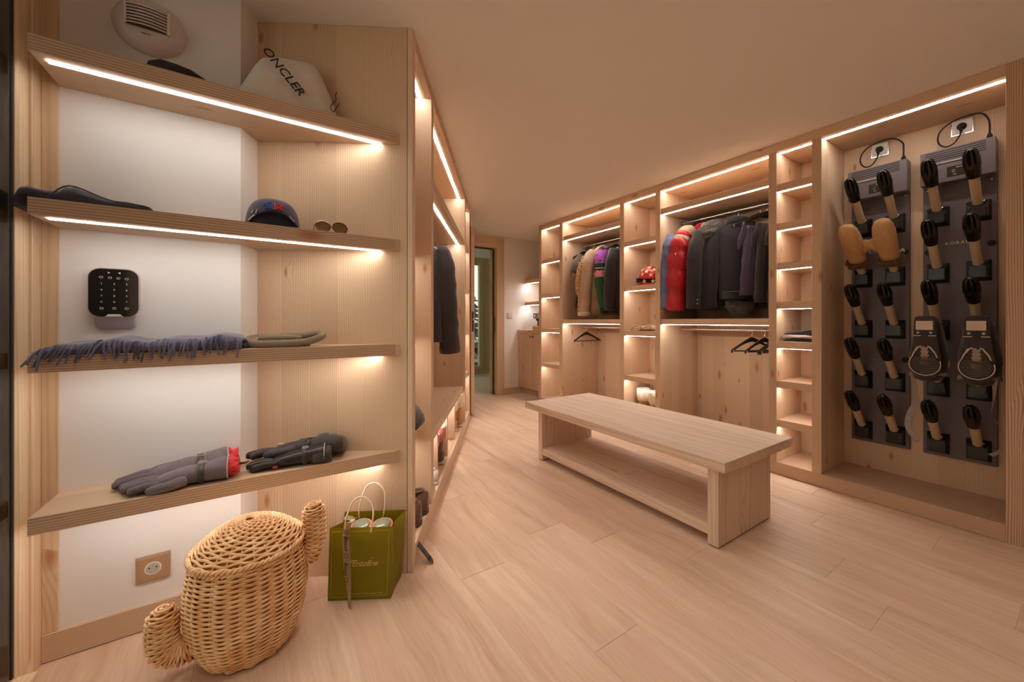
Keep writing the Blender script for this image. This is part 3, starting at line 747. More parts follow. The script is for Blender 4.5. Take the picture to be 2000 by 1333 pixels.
def ribbon(path, w, name, parent, lab=None):
    """flat strip along path of (q, p, z), width direction given per point"""
    ax = catmull([p for p, _ in path], 6); ws = catmull([Vector(d) for _, d in path], 6)
    bm = B(); L_ = [bm.verts.new(a + d.normalized() * w / 2) for a, d in zip(ax, ws)]; R_ = [bm.verts.new(a - d.normalized() * w / 2) for a, d in zip(ax, ws)]
    for i in range(len(ax) - 1): bm.faces.new((L_[i], L_[i + 1], R_[i + 1], R_[i]))
    bmesh.ops.solidify(bm, geom=bm.faces[:], thickness=0.0006)
    return part(name, bm, 'ribbon_cream', parent, smooth=True)
X = (1, 0, 0)
rbn = ribbon([((-0.600, 1.560, 0.318), (1, 0.3, 0.4)), ((-0.618, 1.545, 0.302), X), ((-0.622, 1.538, 0.25), X), ((-0.620, 1.543, 0.18), (1, 0.2, 0)), ((-0.618, 1.545, 0.11), X), ((-0.614, 1.545, 0.06), (1, -0.5, 0)), ((-0.605, 1.528, 0.02), (1, -1.0, 0)), ((-0.598, 1.512, 0.002), (1, -1, 0))], 0.027, 'ribbon', gb)
ribbon([((-0.602, 1.562, 0.314), (0.3, 1, 0)), ((-0.622, 1.58, 0.312), (0.3, 1, 0.2)), ((-0.655, 1.60, 0.306), (0.2, 1, 0.3))], 0.024, 'ribbon_tail', gb)
part('ribbon_knot', tube([(-0.612, 1.553, 0.306), (-0.603, 1.551, 0.313), (-0.594, 1.553, 0.318)], [0.004, 0.008, 0.004], 8), 'ribbon_cream', gb, smooth=True)
for s_, z_, sz in (('Bleuet', 0.235, 0.022), ('Bouge', 0.135, 0.021)):
    part('ribbon_print', text_bm(s_, sz, 0.0002, 0.3, basis((-0.621, 1.5365, z_), (0, 0, -1), (1, 0, 0), (0, -1, 0))), 'ink', rbn)
for z_ in (0.278, 0.186, 0.092):
    part('ribbon_emblem', tube([Vector((-0.620 + 0.007 * math.cos(a), 1.5365, z_ + 0.009 * math.sin(a))) for a in [2 * math.pi * i / 14 for i in range(14)]], 0.0008, 4, closed=True), 'ink', rbn)
for i, (jq, jp, lb) in enumerate(((-0.586, 1.600, 'glass preserving jar with orange rubber ring on the left in the gift bag'), (-0.503, 1.602, 'glass preserving jar with orange rubber ring on the right in the gift bag'))):
    j = thing('preserving_jar', lb, 'jar', 'L', (jq, jp, 0.0035), 'jars in the gift bag')
    part('glass_body', lathe([(0.034, 0.004), (0.038, 0.012), (0.038, 0.235), (0.036, 0.262)], 24, (jq, jp, 0)), 'jar_glass', j, smooth='auto')
    M = Matrix.Translation((jq, jp, 0.268)) @ Matrix.Rotation(math.radians(14), 4, 'X')
    bm = lathe([(0.030, -0.004), (0.0415, -0.003), (0.0415, 0.003), (0.030, 0.004)], 28); part('rubber_ring', xf(bm, M), 'jar_rubber', j, smooth='auto')
    bm = lathe([(0.033, 0.0042), (0.032, 0.009), (0.026, 0.0115), (0.012, 0.012)], 28); part('glass_lid', xf(bm, M), 'jar_glass', j, smooth='auto')

# ================================================================== THINGS ON THE CORNER SHELVES (grid frame: x = v, y = u)
Z1, Z2, Z3, Z4 = SHELF_TOP
def sup(cx, cy, cz, a, b, n, e=2.4, ax='x'):
    """superellipse ring perpendicular to `ax`; a across, b up"""
    out = []
    for k in range(n):
        t = 2 * math.pi * k / n; c_, s_ = math.cos(t), math.sin(t)
        X_ = a * math.copysign(abs(c_) ** (2 / e), c_); Y_ = b * math.copysign(abs(s_) ** (2 / e), s_)
        out.append(Vector((cx, cy + X_, cz + Y_)) if ax == 'x' else Vector((cx + X_, cy, cz + Y_)) if ax == 'y' else Vector((cx + X_, cy + Y_, cz)))
    return out
def blob(stations, n=18, e=2.4, ax='x'):
    return loft([sup(*s[:3], s[3], s[4], n, e, ax) for s in stations])
def ski_glove(label, base, yaw, mats, group, flip=1, tilt=0.0, k=1.0):
    """local: +x cuff end, -x fingertips, resting on z = 0; about 0.3 m long"""
    shell, palm, lin, pipe = mats
    g = thing('ski_glove', label, 'glove', 'G', base, group, rz=yaw)
    S = Matrix.Rotation(tilt, 4, 'X') @ Matrix.Diagonal((k, k * flip, k, 1))
    def add(nm, bm, m, par=g, sm=True): return mesh_obj(nm, xf(bm, S), m, par, sm)
    body = add('hand', blob([(-0.060, 0, 0.026, 0.030, 0.014), (-0.045, 0, 0.028, 0.042, 0.020), (-0.01, 0, 0.032, 0.046, 0.026), (0.03, 0, 0.035, 0.045, 0.030), (0.06, 0, 0.036, 0.040, 0.031), (0.085, 0, 0.038, 0.046, 0.034), (0.12, 0, 0.041, 0.052, 0.038), (0.145, 0, 0.041, 0.054, 0.039), (0.148, 0, 0.041, 0.048, 0.034)]), shell)
    for i, (y, L_, z) in enumerate(((-0.033, 0.078, 0.024), (-0.011, 0.098, 0.028), (0.011, 0.094, 0.028), (0.032, 0.072, 0.024))):
        pts = [(-0.035, y, z), (-0.055 - L_ * 0.3, y * 1.04, z + 0.003), (-0.055 - L_ * 0.62, y * 1.06, z - 0.001), (-0.055 - L_ * 0.9, y * 1.06, z - 0.007), (-0.055 - L_, y * 1.06, z - 0.010)]
        f = add('finger', tube(catmull(pts, 3), [0.0135] * 10 + [0.0115, 0.009, 0.004], 9), shell)
        add('finger_tip', tube(catmull([Vector(p) + Vector((0, 0, -0.0035)) for p in pts[1:]], 3), [0.0125] * 7 + [0.011, 0.009, 0.0045], 8, flat=0.9), palm, f)
    th = add('thumb', tube(catmull([(0.02, 0.036, 0.026), (-0.015, 0.060, 0.024), (-0.05, 0.062, 0.020), (-0.078, 0.055, 0.016)], 4), [0.020, 0.020, 0.019, 0.018, 0.0175, 0.017, 0.0165, 0.016, 0.0155, 0.014, 0.012, 0.009, 0.004], 10), shell)
    st = add('wrist_strap', loft([sup(x, 0, 0.0365, 0.044 + d, 0.033 + d, 18, 2.4) for x, d in ((0.058, 0.0), (0.059, 0.003), (0.076, 0.004), (0.077, 0.001))]), palm)
    add('buckle', tube([Vector((x, y, 0.074 - abs(y) * 0.1)) for x, y in ((0.056, -0.012), (0.080, -0.012), (0.080, 0.010), (0.056, 0.010))], 0.0022, 6, closed=True), pipe, st)
    add('cuff_piping', tube(sup(0.146, 0, 0.041, 0.0545, 0.0395, 24, 2.4), 0.0022, 6, closed=True), pipe)
    return g, add
PG = ('glove_grey', 'leather_dark', 'red_lining', 'silver_grey')
def frilly(add, g, mat):
    rnd = random.Random(3)
    rings = []
    for x, s in ((0.140, 0.92), (0.152, 0.95), (0.166, 0.80), (0.178, 0.86)):
        rings.append([p + Vector((rnd.uniform(-0.006, 0.008), 0, 0)) + (p - Vector((p.x, 0, 0.041))) * rnd.uniform(-0.22, 0.12) for p in sup(x, 0, 0.041, 0.050 * s, 0.035 * s, 20, 2.2)])
    add('cuff_lining', loft(rings), mat, g, False)
g1, add1 = ski_glove('grey ski glove with red cuff lining lying nearest the corner wall', (-0.262, 1.836, Z4 + 0.001), 0.10, PG, 'grey ski gloves', 1, 0.10, 1.0); frilly(add1, g1, 'red_lining')
g2, add2 = ski_glove('grey ski glove with red cuff lining lying nearest the shelf edge', (-0.242, 1.752, Z4 + 0.001), -0.02, PG, 'grey ski gloves', -1, 0.0, 0.92); frilly(add2, g2, 'red_lining')
for a, r in ((0, 0.006), (1, 0.006), (2, 0.0055)):
    add2('cord_toggle', tube(catmull([(0.17, 0.010, 0.045), (0.188 + 0.006 * a, 0.016 - 0.008 * a, 0.052 - 0.004 * a), (0.200 + 0.005 * a, 0.018 - 0.012 * a, 0.048)], 4), 0.0032, 6), 'glove_black', g2)
PB = ('glove_black', 'leather_black', 'leather_black', 'silver_grey')
g3, add3 = ski_glove('black ski glove with red patch and white lettering, against the end panel', (0.085, 1.822, Z4 + 0.012), -0.30, PB, 'black ski gloves', -1, -0.25, 1.0)
add3('cuff', blob([(0.10, 0, 0.042, 0.054, 0.040), (0.13, 0, 0.044, 0.060, 0.042), (0.165, 0, 0.040, 0.062, 0.036), (0.195, 0, 0.036, 0.056, 0.030), (0.2, 0, 0.036, 0.048, 0.024)], 16), 'glove_black', g3)
add3('back_patch', box(-0.050, -0.028, -0.040, -0.010, 0.044, 0.054, 0.002), 'red_patch', g3, False)
add3('back_badge', box(-0.045, -0.025, -0.006, 0.012, 0.052, 0.057, 0.002), 'white_cloth_print', g3, False)
add3('lettering', text_bm('NORDICA', 0.012, 0.0006, M=basis((0.012, -0.012, 0.0640), (0, 1, 0), (-1, 0, 0), (0, 0, 1))), 'white_cloth_print', g3, False)
add3('knuckle_pad', blob([(0.028, -0.01, 0.060, 0.020, 0.004), (0.034, -0.01, 0.062, 0.026, 0.007), (0.044, -0.01, 0.063, 0.026, 0.007), (0.050, -0.01, 0.062, 0.020, 0.004)], 12), 'leather_black', g3)
g4, add4 = ski_glove('black leather palmed ski glove lying in front of the lettered one', (0.075, 1.757, Z4 + 0.001), -0.16, ('leather_black', 'glove_black', 'leather_black', 'silver_grey'), 'black ski gloves', 1, 0.0, 0.86)
add4('red_tab', box(-0.052, -0.034, -0.048, -0.038, 0.010, 0.018, 0.001), 'red_patch', g4, False)
add4('cuff', blob([(0.10, 0, 0.034, 0.050, 0.034), (0.13, 0, 0.036, 0.056, 0.036), (0.165, 0, 0.036, 0.056, 0.036), (0.175, 0, 0.036, 0.050, 0.030)], 16), 'glove_black', g4)

# ---- fringed scarf on the third shelf
sc = thing('fringed_scarf', 'folded slate blue scarf with long tassels hanging over the shelf edge', 'scarf', 'G', (-0.30, 1.80, Z3))
def scarf_h(s):  # top height along its length
    return 0.014 + 0.028 * min(1, s / 0.35) + 0.006 * math.sin(s * 9) + 0.004 * math.sin(s * 23)
rings = []
for i in range(41):
    s = i / 40; x = -0.545 + 0.478 * s; h = scarf_h(s); f = SF - 0.010 - 0.004 * math.sin(s * 14)
    rings.append([Vector((x, 1.885, Z3 + 0.001)), Vector((x, 1.892, Z3 + h * 0.6)), Vector((x, 1.86, Z3 + h + 0.004)), Vector((x, 1.80, Z3 + h + 0.003 * math.sin(s * 30))), Vector((x, 1.74, Z3 + h)), Vector((x, f + 0.010, Z3 + h * 0.93)), Vector((x, f, Z3 + h * 0.6)), Vector((x, f - 0.001, Z3 + 0.006)), Vector((x, SF + 0.004, Z3 + 0.001))])
part('folded_cloth', loft(rings), 'scarf_blue', sc, smooth=True)
for k_, (a, b) in enumerate(((0.004, 0.016), (0.019, 0.031))):
    part('fold_end', tube(catmull([(-0.067, 1.88, Z3 + a + 0.006), (-0.058, 1.80, Z3 + a + 0.007), (-0.060, 1.72, Z3 + a + 0.007)], 5), 0.0085, 8), 'scarf_dark', sc, smooth=True)
rnd = random.Random(11); tass = []
for v_ in range(6):
    bend = rnd.uniform(-0.012, 0.004); L_ = 0.040 + 0.005 * v_ % 0.012
    pts = [(0.004, 0.016, 0.004), (0.0, 0.003, 0.003), (-0.001, -0.007, -0.010), (bend * 0.5, -0.009, -0.026), (bend, -0.0075, -0.036 - 0.003 * v_)]
    bm = tube(catmull(pts, 3), 0.0029, 5)
    me = bpy.data.meshes.new('tassel'); bm.to_mesh(me); bm.free(); me.materials.append(MATS['scarf_blue' if v_ % 3 else 'scarf_dark']); [setattr(p, 'use_smooth', True) for p in me.polygons]; tass.append(me)
for i in range(64):
    s = (i + 0.5) / 64; o = bpy.data.objects.new('tassel', tass[rnd.randrange(6)]); link(o); o.parent = sc
    o.location = (-0.545 + 0.470 * s + rnd.uniform(-0.003, 0.003) + 0.30, SF - 0.006 - 1.80 - rnd.uniform(0, 0.004), scarf_h(s) * (0.96 - 0.25 * rnd.random()) - 0.004)
    o.rotation_euler = (rnd.uniform(-0.05, 0.10), rnd.uniform(-0.30, 0.22) + (0.35 if s < 0.3 else 0), 0); o.scale = (1, 1, rnd.uniform(0.85, 1.25))
# ---- knitted beanie
be = thing('knitted_beanie', 'taupe ribbed knitted beanie lying folded beside the blue scarf', 'hat', 'G', (0.08, 1.79, Z3))
part('crown', blob([(-0.060, 1.79, Z3 + 0.012, 0.030, 0.010), (-0.035, 1.79, Z3 + 0.018, 0.055, 0.016), (0.01, 1.79, Z3 + 0.024, 0.070, 0.022), (0.06, 1.79, Z3 + 0.022, 0.070, 0.020), (0.11, 1.785, Z3 + 0.018, 0.062, 0.016), (0.15, 1.78, Z3 + 0.012, 0.040, 0.010)], 20), 'knit_taupe', be, smooth=True)
lp = catmull([(-0.030, 1.728, Z3 + 0.014), (0.04, 1.716, Z3 + 0.013), (0.12, 1.722, Z3 + 0.016), (0.175, 1.742, Z3 + 0.030), (0.195, 1.775, Z3 + 0.042), (0.175, 1.815, Z3 + 0.046), (0.12, 1.835, Z3 + 0.038), (0.04, 1.84, Z3 + 0.036), (-0.03, 1.82, Z3 + 0.034), (-0.056, 1.775, Z3 + 0.022)], 5, True)
part('ribbed_cuff', tube(lp, 0.013, 10, closed=True, flat=1.05), 'knit_taupe', be, smooth=True)
part('crown_fold', blob([(-0.02, 1.76, Z3 + 0.032, 0.030, 0.010), (0.02, 1.765, Z3 + 0.036, 0.045, 0.014), (0.08, 1.77, Z3 + 0.034, 0.045, 0.013), (0.12, 1.775, Z3 + 0.032, 0.030, 0.008)], 16), 'knit_taupe', be, smooth=True)
# ---- peaked cap on the second shelf, peak toward the room
cp = thing('peaked_cap', 'navy peaked cap with red and blue embroidery on the second shelf', 'cap', 'G', (0.028, 1.81, Z2))
CC = (0.028, 1.815)
rings = []
for i in range(9):
    f = i / 8; r = 0.092 * (math.cos(f * 1.50) ** 0.62); z = Z2 + 0.006 + 0.112 * math.sin(f * math.pi / 2) ** 0.9
    rings.append([Vector((CC[0] + r * 0.98 * math.cos(a), CC[1] + r * 1.02 * math.sin(a), z)) for a in [2 * math.pi * k / 28 for k in range(28)]])
crn = part('crown', loft(rings), 'cap_navy', cp, smooth=True)
part('button', tube([(CC[0], CC[1], Z2 + 0.114), (CC[0], CC[1], Z2 + 0.121)], [0.006, 0.004], 8), 'cap_navy', crn, smooth=True)
def brim(s, t):   # s across -1..1 , t out
    s = s * 2 - 1; x = CC[0] + 0.089 * s * (1 - 0.02 * t); arch = 0.050 * (1 - abs(s) ** 2.1)
    y = CC[1] - 0.088 * math.sqrt(max(0.0, 1 - s * s)) - 0.052 * t * (1 - 0.55 * s * s)
    return Vector((x, y, Z2 + 0.005 + arch * (1 - 0.12 * t)))
part('peak', sheet(brim, 20, 6, 0.003), 'cap_navy', cp, smooth=True)
part('peak_lining', sheet(lambda s, t: brim(0.03 + 0.94 * s, 0.03 + 0.9 * t) - Vector((0, 0, 0.0042)), 18, 4, 0.001), 'cap_under', cp, smooth=True)
part('sweat_band', sheet(lambda s, t: Vector((CC[0] + 0.086 * (s * 2 - 1), CC[1] - 0.082 * math.sqrt(max(0, 1 - (s * 2 - 1) ** 2)), Z2 + 0.002 + t * 0.046 * (1 - abs(s * 2 - 1) ** 2.1))), 16, 2, 0.001), 'cap_under', cp, smooth=True)
def cap_front(x, z, off=0.003):   # point on crown front
    f = math.asin(min(1, max(0, (z - 0.006) / 0.112)) ** (1 / 0.9)) / (math.pi / 2); r = 0.092 * (math.cos(f * 1.50) ** 0.62)
    return Vector((CC[0] + x, CC[1] - 1.02 * math.sqrt(max(0, r * r - x * x)) - off, Z2 + z))
rnd = random.Random(5)
for side, m in ((-1, 'logo_blue'), (1, 'logo_red')):
    for (xa, za, xb, zb) in ((0.002, 0.064, 0.030, 0.088), (0.004, 0.086, 0.030, 0.064), (0.003, 0.075, 0.032, 0.076), (0.003, 0.064, 0.003, 0.094), (0.012, 0.090, 0.030, 0.082), (0.010, 0.066, 0.028, 0.068)):
        part('embroidery', tube([cap_front(side * (xa + (xb - xa) * q), za + (zb - za) * q) for q in (0, 0.34, 0.67, 1)], 0.0018, 5), m, crn)
for x, z in ((-0.062, 0.062), (-0.050, 0.060)): part('stripe', tube([cap_front(x, z), cap_front(x - 0.006, z - 0.016)], 0.0022, 5), 'white_cloth_print', crn)
part('stripe', tube([brim(0.78, 0.95) + Vector((0, -0.001, 0.003)), brim(0.88, 0.9) + Vector((0, -0.001, 0.003))], 0.0016, 5), 'white_cloth_print', cp)
part('stripe', tube([brim(0.06, 0.7) + Vector((0, -0.001, 0.003)), brim(0.16, 0.9) + Vector((0, -0.001, 0.003))], 0.0024, 5), 'white_cloth_print', cp)
# ---- sunglasses
sg = thing('sunglasses', 'sunglasses with brown lenses lying on the second shelf beside the cap', 'glasses', 'G', (0.215, 1.74, Z2))
lens_c = [(0.192, 1.722), (0.252, 1.722)]
for lx, ly in lens_c:
    P_ = [Vector((lx + 0.027 * math.cos(a), ly + 0.006 * math.sin(a), Z2 + 0.023 + 0.022 * math.sin(a))) for a in [2 * math.pi * k / 24 for k in range(24)]]
    part('rim', tube(P_, 0.0015, 6, closed=True), 'tortoise', sg, smooth=True)
    bm = B(); fc = bm.faces.new([bm.verts.new(p) for p in P_]); bmesh.ops.solidify(bm, geom=[fc], thickness=0.001); part('lens', bm, 'lens_brown', sg)
    part('brow', tube([P_[k] + Vector((0, -0.0015, 0)) for k in range(2, 11)], 0.0022, 6), 'chrome' if lx < 0.2 else 'tortoise', sg, smooth=True)
part('bridge', tube(catmull([(0.218, 1.722, Z2 + 0.020), (0.222, 1.719, Z2 + 0.024), (0.226, 1.722, Z2 + 0.020)], 4), 0.0013, 6), 'tortoise', sg, smooth=True)
for x in (0.163, 0.281): part('temple', tube(catmull([(x, 1.724, Z2 + 0.026), (x + 0.002, 1.78, Z2 + 0.018), (x + (0.02 if x < 0.2 else -0.02), 1.835, Z2 + 0.008), (x + (0.03 if x < 0.2 else -0.035), 1.85, Z2 + 0.003)], 5), 0.0018, 6), 'tortoise', sg, smooth=True)
# ---- folded trousers drooping over the left end of the second shelf
tr = thing('folded_trousers', 'dark slate folded trousers drooping over the left end of the second shelf', 'trousers', 'G', (-0.43, 1.79, Z2))
st_ = [(-0.586, -0.030, 0.010), (-0.584, -0.018, 0.022), (-0.575, 0.006, 0.030), (-0.560, 0.010, 0.032), (-0.53, 0.003, 0.028), (-0.505, 0.001, 0.032), (-0.490, 0.001, 0.044), (-0.47, 0.001, 0.046), (-0.43, 0.001, 0.034), (-0.40, 0.001, 0.022), (-0.36, 0.001, 0.017), (-0.315, 0.001, 0.013), (-0.300, 0.001, 0.004)]
rings = []
for i, (x, zb, zt_) in enumerate(st_):
    f = 1.712 + 0.006 * math.sin(i * 1.7); bkk = 1.875 - 0.012 * math.sin(i * 1.1)
    rings.append([Vector((x, f, Z2 + zb + 0.001)), Vector((x, f - 0.004, Z2 + (zb + zt_) / 2)), Vector((x, f + 0.012, Z2 + zt_)), Vector((x, f + 0.06, Z2 + zt_ + 0.004)), Vector((x, bkk - 0.03, Z2 + zt_ + 0.003)), Vector((x, bkk, Z2 + (zb + zt_) / 2)), Vector((x, bkk - 0.004, Z2 + zb + 0.001))])
tb = part('trouser_leg', loft(rings), 'trousers_slate', tr, smooth=True)
part('seam', tube(catmull([(-0.520, 1.708, Z2 + 0.006), (-0.478, 1.708, Z2 + 0.047), (-0.40, 1.709, Z2 + 0.020), (-0.33, 1.710, Z2 + 0.010)], 5), 0.0022, 5), 'trousers_slate', tr, smooth=True)
part('waistband', blob([(-0.385, 1.78, Z2 + 0.018, 0.070, 0.006), (-0.36, 1.78, Z2 + 0.017, 0.072, 0.008), (-0.318, 1.78, Z2 + 0.013, 0.070, 0.007), (-0.308, 1.78, Z2 + 0.012, 0.066, 0.004)], 14), 'trousers_slate', tr, smooth=True)
# ---- white cloth bag with print on the top shelf
db = thing('cloth_dust_bag', 'white drawstring cloth bag with dark lettering on the top shelf', 'bag', 'G', (0.07, 1.82, Z1))
def outl(s):  # top height along v
    pts = [(0, 0.02), (0.10, 0.055), (0.24, 0.175), (0.30, 0.215), (0.45, 0.235), (0.72, 0.245), (0.80, 0.240), (0.88, 0.17), (0.96, 0.10), (1.0, 0.03)]
    for (a, ha), (b, hb) in zip(pts, pts[1:]):
        if s <= b: return ha + (hb - ha) * (s - a) / (b - a)
rings = []
for i in range(33):
    s = i / 32; x = -0.125 + 0.385 * s; h = outl(s); th = 0.058 * math.sin(math.pi * min(1, max(0.06, s))) ** 0.5
    yc = 1.812 - 0.02 * s; r_ = []
    for k in range(16):
        a = 2 * math.pi * k / 16; zz = 0.5 - 0.5 * math.cos(a); yy = math.sin(a)
        r_.append(Vector((x, yc - yy * th * (1.0 - 0.55 * zz) + 0.03 * zz + 0.004 * math.sin(9 * s + 5 * zz) * (1 if yy > 0 else 0), Z1 + 0.002 + h * zz)))
    rings.append(r_)
bagm = part('bag_body', loft(rings), 'dustbag_cloth', db, smooth=True)
tx = Vector((0.64, -0.10, -0.76)).normalized(); tn = Vector((0.05, -0.97, 0.22)).normalized(); ty = tn.cross(tx)
part('lettering', text_bm('ONCLER', 0.050, 0.0012, M=basis((0.062, 1.772, Z1 + 0.150), tx, ty, tn), spacing=1.0), 'ink', db)
part('drawstring', tube(catmull([(0.244, 1.742, Z1 + 0.118), (0.238, 1.738, Z1 + 0.100), (0.240, 1.738, Z1 + 0.082), (0.226, 1.733, Z1 + 0.060), (0.220, 1.731, Z1 + 0.040), (0.230, 1.730, Z1 + 0.028), (0.240, 1.731, Z1 + 0.046), (0.250, 1.735, Z1 + 0.070)], 5), 0.0016, 6), 'ink', db, smooth=True)
# ---- dark flat hat at the back of the top shelf
ht = thing('dark_hat', 'dark brown flat hat lying at the back of the top shelf', 'hat', 'G', (-0.235, 1.81, Z1))
part('crown', blob([(-0.335, 1.81, Z1 + 0.018, 0.020, 0.010), (-0.320, 1.81, Z1 + 0.030, 0.050, 0.028), (-0.29, 1.81, Z1 + 0.036, 0.062, 0.035), (-0.25, 1.81, Z1 + 0.034, 0.066, 0.033), (-0.21, 1.81, Z1 + 0.030, 0.066, 0.029), (-0.175, 1.81, Z1 + 0.022, 0.055, 0.020), (-0.155, 1.81, Z1 + 0.012, 0.03, 0.010)], 20), 'hat_dark', ht, smooth=True)
part('brim', blob([(-0.175, 1.80, Z1 + 0.018, 0.050, 0.003), (-0.15, 1.80, Z1 + 0.012, 0.046, 0.004), (-0.13, 1.80, Z1 + 0.006, 0.030, 0.003)], 14), 'hat_dark', ht, smooth=True)

# ================================================================== BOOT DRYERS IN THE LAST BAY (grid frame: x = v, y = u)
plain('dryer_grey', srgb(118, 108, 112), 0.38, 0.15)
plain('dryer_plate', srgb(104, 92, 96), 0.45, 0.1)
plain('dryer_block', srgb(30, 25, 23), 0.22)
plain('dryer_tube', srgb(206, 186, 152), 0.38)
plain('dryer_nozzle', srgb(26, 22, 20), 0.25)
plain('dryer_panel', srgb(46, 38, 36), 0.3)
plain('dryer_print', srgb(226, 216, 200), 0.6)
plain('led_green', srgb(60, 190, 130), 0.5); plain('led_red', srgb(220, 40, 60), 0.5)
PV = RB - 0.0005
def build_dryer(u0, label):
    d = thing('boot_dryer', label, 'boot dryer', 'G', (PV, u0 + 0.15, 0.272), 'boot dryers')
    part('back_plate', box(PV - 0.018, PV, u0 + 0.001, u0 + 0.300, 0.272, 1.94, 0.003), 'dryer_plate', d)
    hb = part('heater_box', box(PV - 0.092, PV, u0, u0 + 0.300, 1.932, 2.133, 0.003), 'dryer_grey', d)
    f = PV - 0.092
    for i in range(5):
        z = 2.068 + i * 0.0125
        part('vent_slot', box(f - 0.0012, f + 0.0004, u0 + 0.036, u0 + 0.278, z, z + 0.0052), 'black', hb)
    for i in range(4): part('vent_slot', box(f + 0.012 + i * 0.017, f + 0.020 + i * 0.017, u0 + 0.036, u0 + 0.278, 2.1326, 2.1342), 'black', hb)
    part('filter_lip', box(f - 0.007, f - 0.0002, u0 + 0.085, u0 + 0.250, 2.046, 2.054, 0.001), 'silver_grey', hb)
    part('control_panel', box(f - 0.0022, f - 0.0002, u0 + 0.083, u0 + 0.187, 1.958, 2.018, 0.0006), 'dryer_panel', hb)
    Mf = lambda y, z: basis((f - 0.0027, y, z), (0, -1, 0), (0, 0, 1), (-1, 0, 0))
    part('lettering', text_bm('koralp', 0.014, 0.0003, 0.3, Mf(u0 + 0.132, 2.008)), 'dryer_print', hb)
    for y, m in ((u0 + 0.160, 'led_green'), (u0 + 0.110, 'led_red')):
        part('dial', tube([Mf(y, 1.991) @ Vector((0.006 * math.cos(a), 0.006 * math.sin(a), 0)) for a in [2 * math.pi * k / 12 for k in range(12)]], 0.0008, 4, closed=True), 'dryer_print', hb)
        part('dial_stem', box(f - 0.0028, f - 0.0018, y - 0.0012, y + 0.0012, 1.978, 1.985), 'dryer_print', hb)
        part('indicator', box(f - 0.0028, f - 0.0018, y - 0.001, y + 0.003, 1.966, 1.972), m, hb)
        part('indicator_print', box(f - 0.0028, f - 0.0018, y - 0.010, y - 0.003, 1.966, 1.9705), 'dryer_print', hb)
    for y in (u0 + 0.022, u0 + 0.278):
        for z in (1.914,): part('screw', tube([(PV - 0.018, y, z), (PV - 0.0225, y, z)], [0.0065, 0.005], 10), 'chrome', d, smooth='auto')
        part('screw', tube([(f + 0.03, y, 1.9322), (f + 0.03, y, 1.930)], 0.004, 8), 'chrome', hb, smooth='auto')
    part('brand_lettering', text_bm('KORALP', 0.026, 0.0005, M=basis((PV - 0.0188, u0 + 0.149, 1.572), (0, -1, 0), (0, 0, 1), (-1, 0, 0)), spacing=1.25), 'dryer_print', d)
    for y, z in ((u0 + 0.022, 1.548), (u0 + 0.278, 1.53), (u0 + 0.022, 0.85), (u0 + 0.278, 0.85)):
        part('grommet', tube([(PV - 0.0178, y, z), (PV - 0.022, y, z)], 0.017, 16), 'rubber', d, smooth='auto')
    first = None
    for col in (u0 + 0.071, u0 + 0.2345):
        for r in range(5):
            zb = 0.290 + 0.3475 * r
            if first is None:
                b0 = [(PV - 0.0182, col - 0.050, zb), (PV - 0.0182, col + 0.050, zb), (PV - 0.0182, col + 0.050, zb + 0.125), (PV - 0.0182, col - 0.050, zb + 0.125)]
                b1 = [(PV - 0.070, col - 0.035, zb + 0.022), (PV - 0.070, col + 0.035, zb + 0.022), (PV - 0.070, col + 0.035, zb + 0.088), (PV - 0.070, col - 0.035, zb + 0.088)]
                bm = loft([[Vector(p) for p in b0], [Vector(p) for p in b1]]); bmesh.ops.bevel(bm, geom=bm.edges[:], offset=0.003, segments=2, affect='EDGES')
                blk = part('arm_block', bm, 'dryer_block', d, smooth='auto')
                A = Vector((PV - 0.048, col, zb + 0.098)); D = Vector((-0.72, 0, 0.70)).normalized()
                tb_ = part('air_tube', tube([A - D * 0.01, A + D * 0.205], 0.0215, 16), 'dryer_tube', blk, smooth='auto')
                part('tube_rivet', tube([A + Vector((-0.006, -0.020, 0.012)), A + Vector((-0.006, -0.026, 0.012))], 0.004, 8), 'chrome', blk, smooth='auto')
                # nozzle: tapered sleeve ending in a ring of curled prongs
                n1 = Vector((0, 1, 0)); n2 = D.cross(n1); rings = []
                for s, r_, lob in ((0.185, 0.0225, 0), (0.187, 0.027, 0), (0.225, 0.031, 0), (0.262, 0.034, 0.0), (0.270, 0.0345, 0.25), (0.300, 0.0335, 0.42), (0.330, 0.030, 0.5), (0.350, 0.024, 0.5), (0.360, 0.013, 0.4), (0.362, 0.004, 0.0)):
                    ring = []
                    for k in range(42):
                        a = 2 * math.pi * k / 42; w = 0.5 + 0.5 * math.cos(7 * a); ring.append(A + D * s + (n1 * math.cos(a) + n2 * math.sin(a)) * r_ * (1 - lob * (1 - min(1, w * 2.2))))
                    rings.append(ring)
                nz = part('nozzle', loft(rings), 'dryer_nozzle', blk, smooth='auto')
                first = (blk, col, zb)
            else:
                blk0, c0_, z0_ = first
                c = blk0.copy(); link(c); c.parent = d; c.location = (0, col - c0_, zb - z0_)
                for ch in list(blk0.children):
                    e = ch.copy(); link(e); e.parent = c
    return d
bdL = build_dryer(0.663, 'grey boot dryer holding two tan mittens, left of the pair')
bdR = build_dryer(0.304, 'grey boot dryer holding two black ski boots, nearest the end post')
def ARM(u0, col, row):
    c = u0 + (0.071, 0.2345)[col]; zb = 0.290 + 0.3475 * row
    return Vector((PV - 0.048, c, zb + 0.098)), Vector((-0.72, 0, 0.70)).normalized()
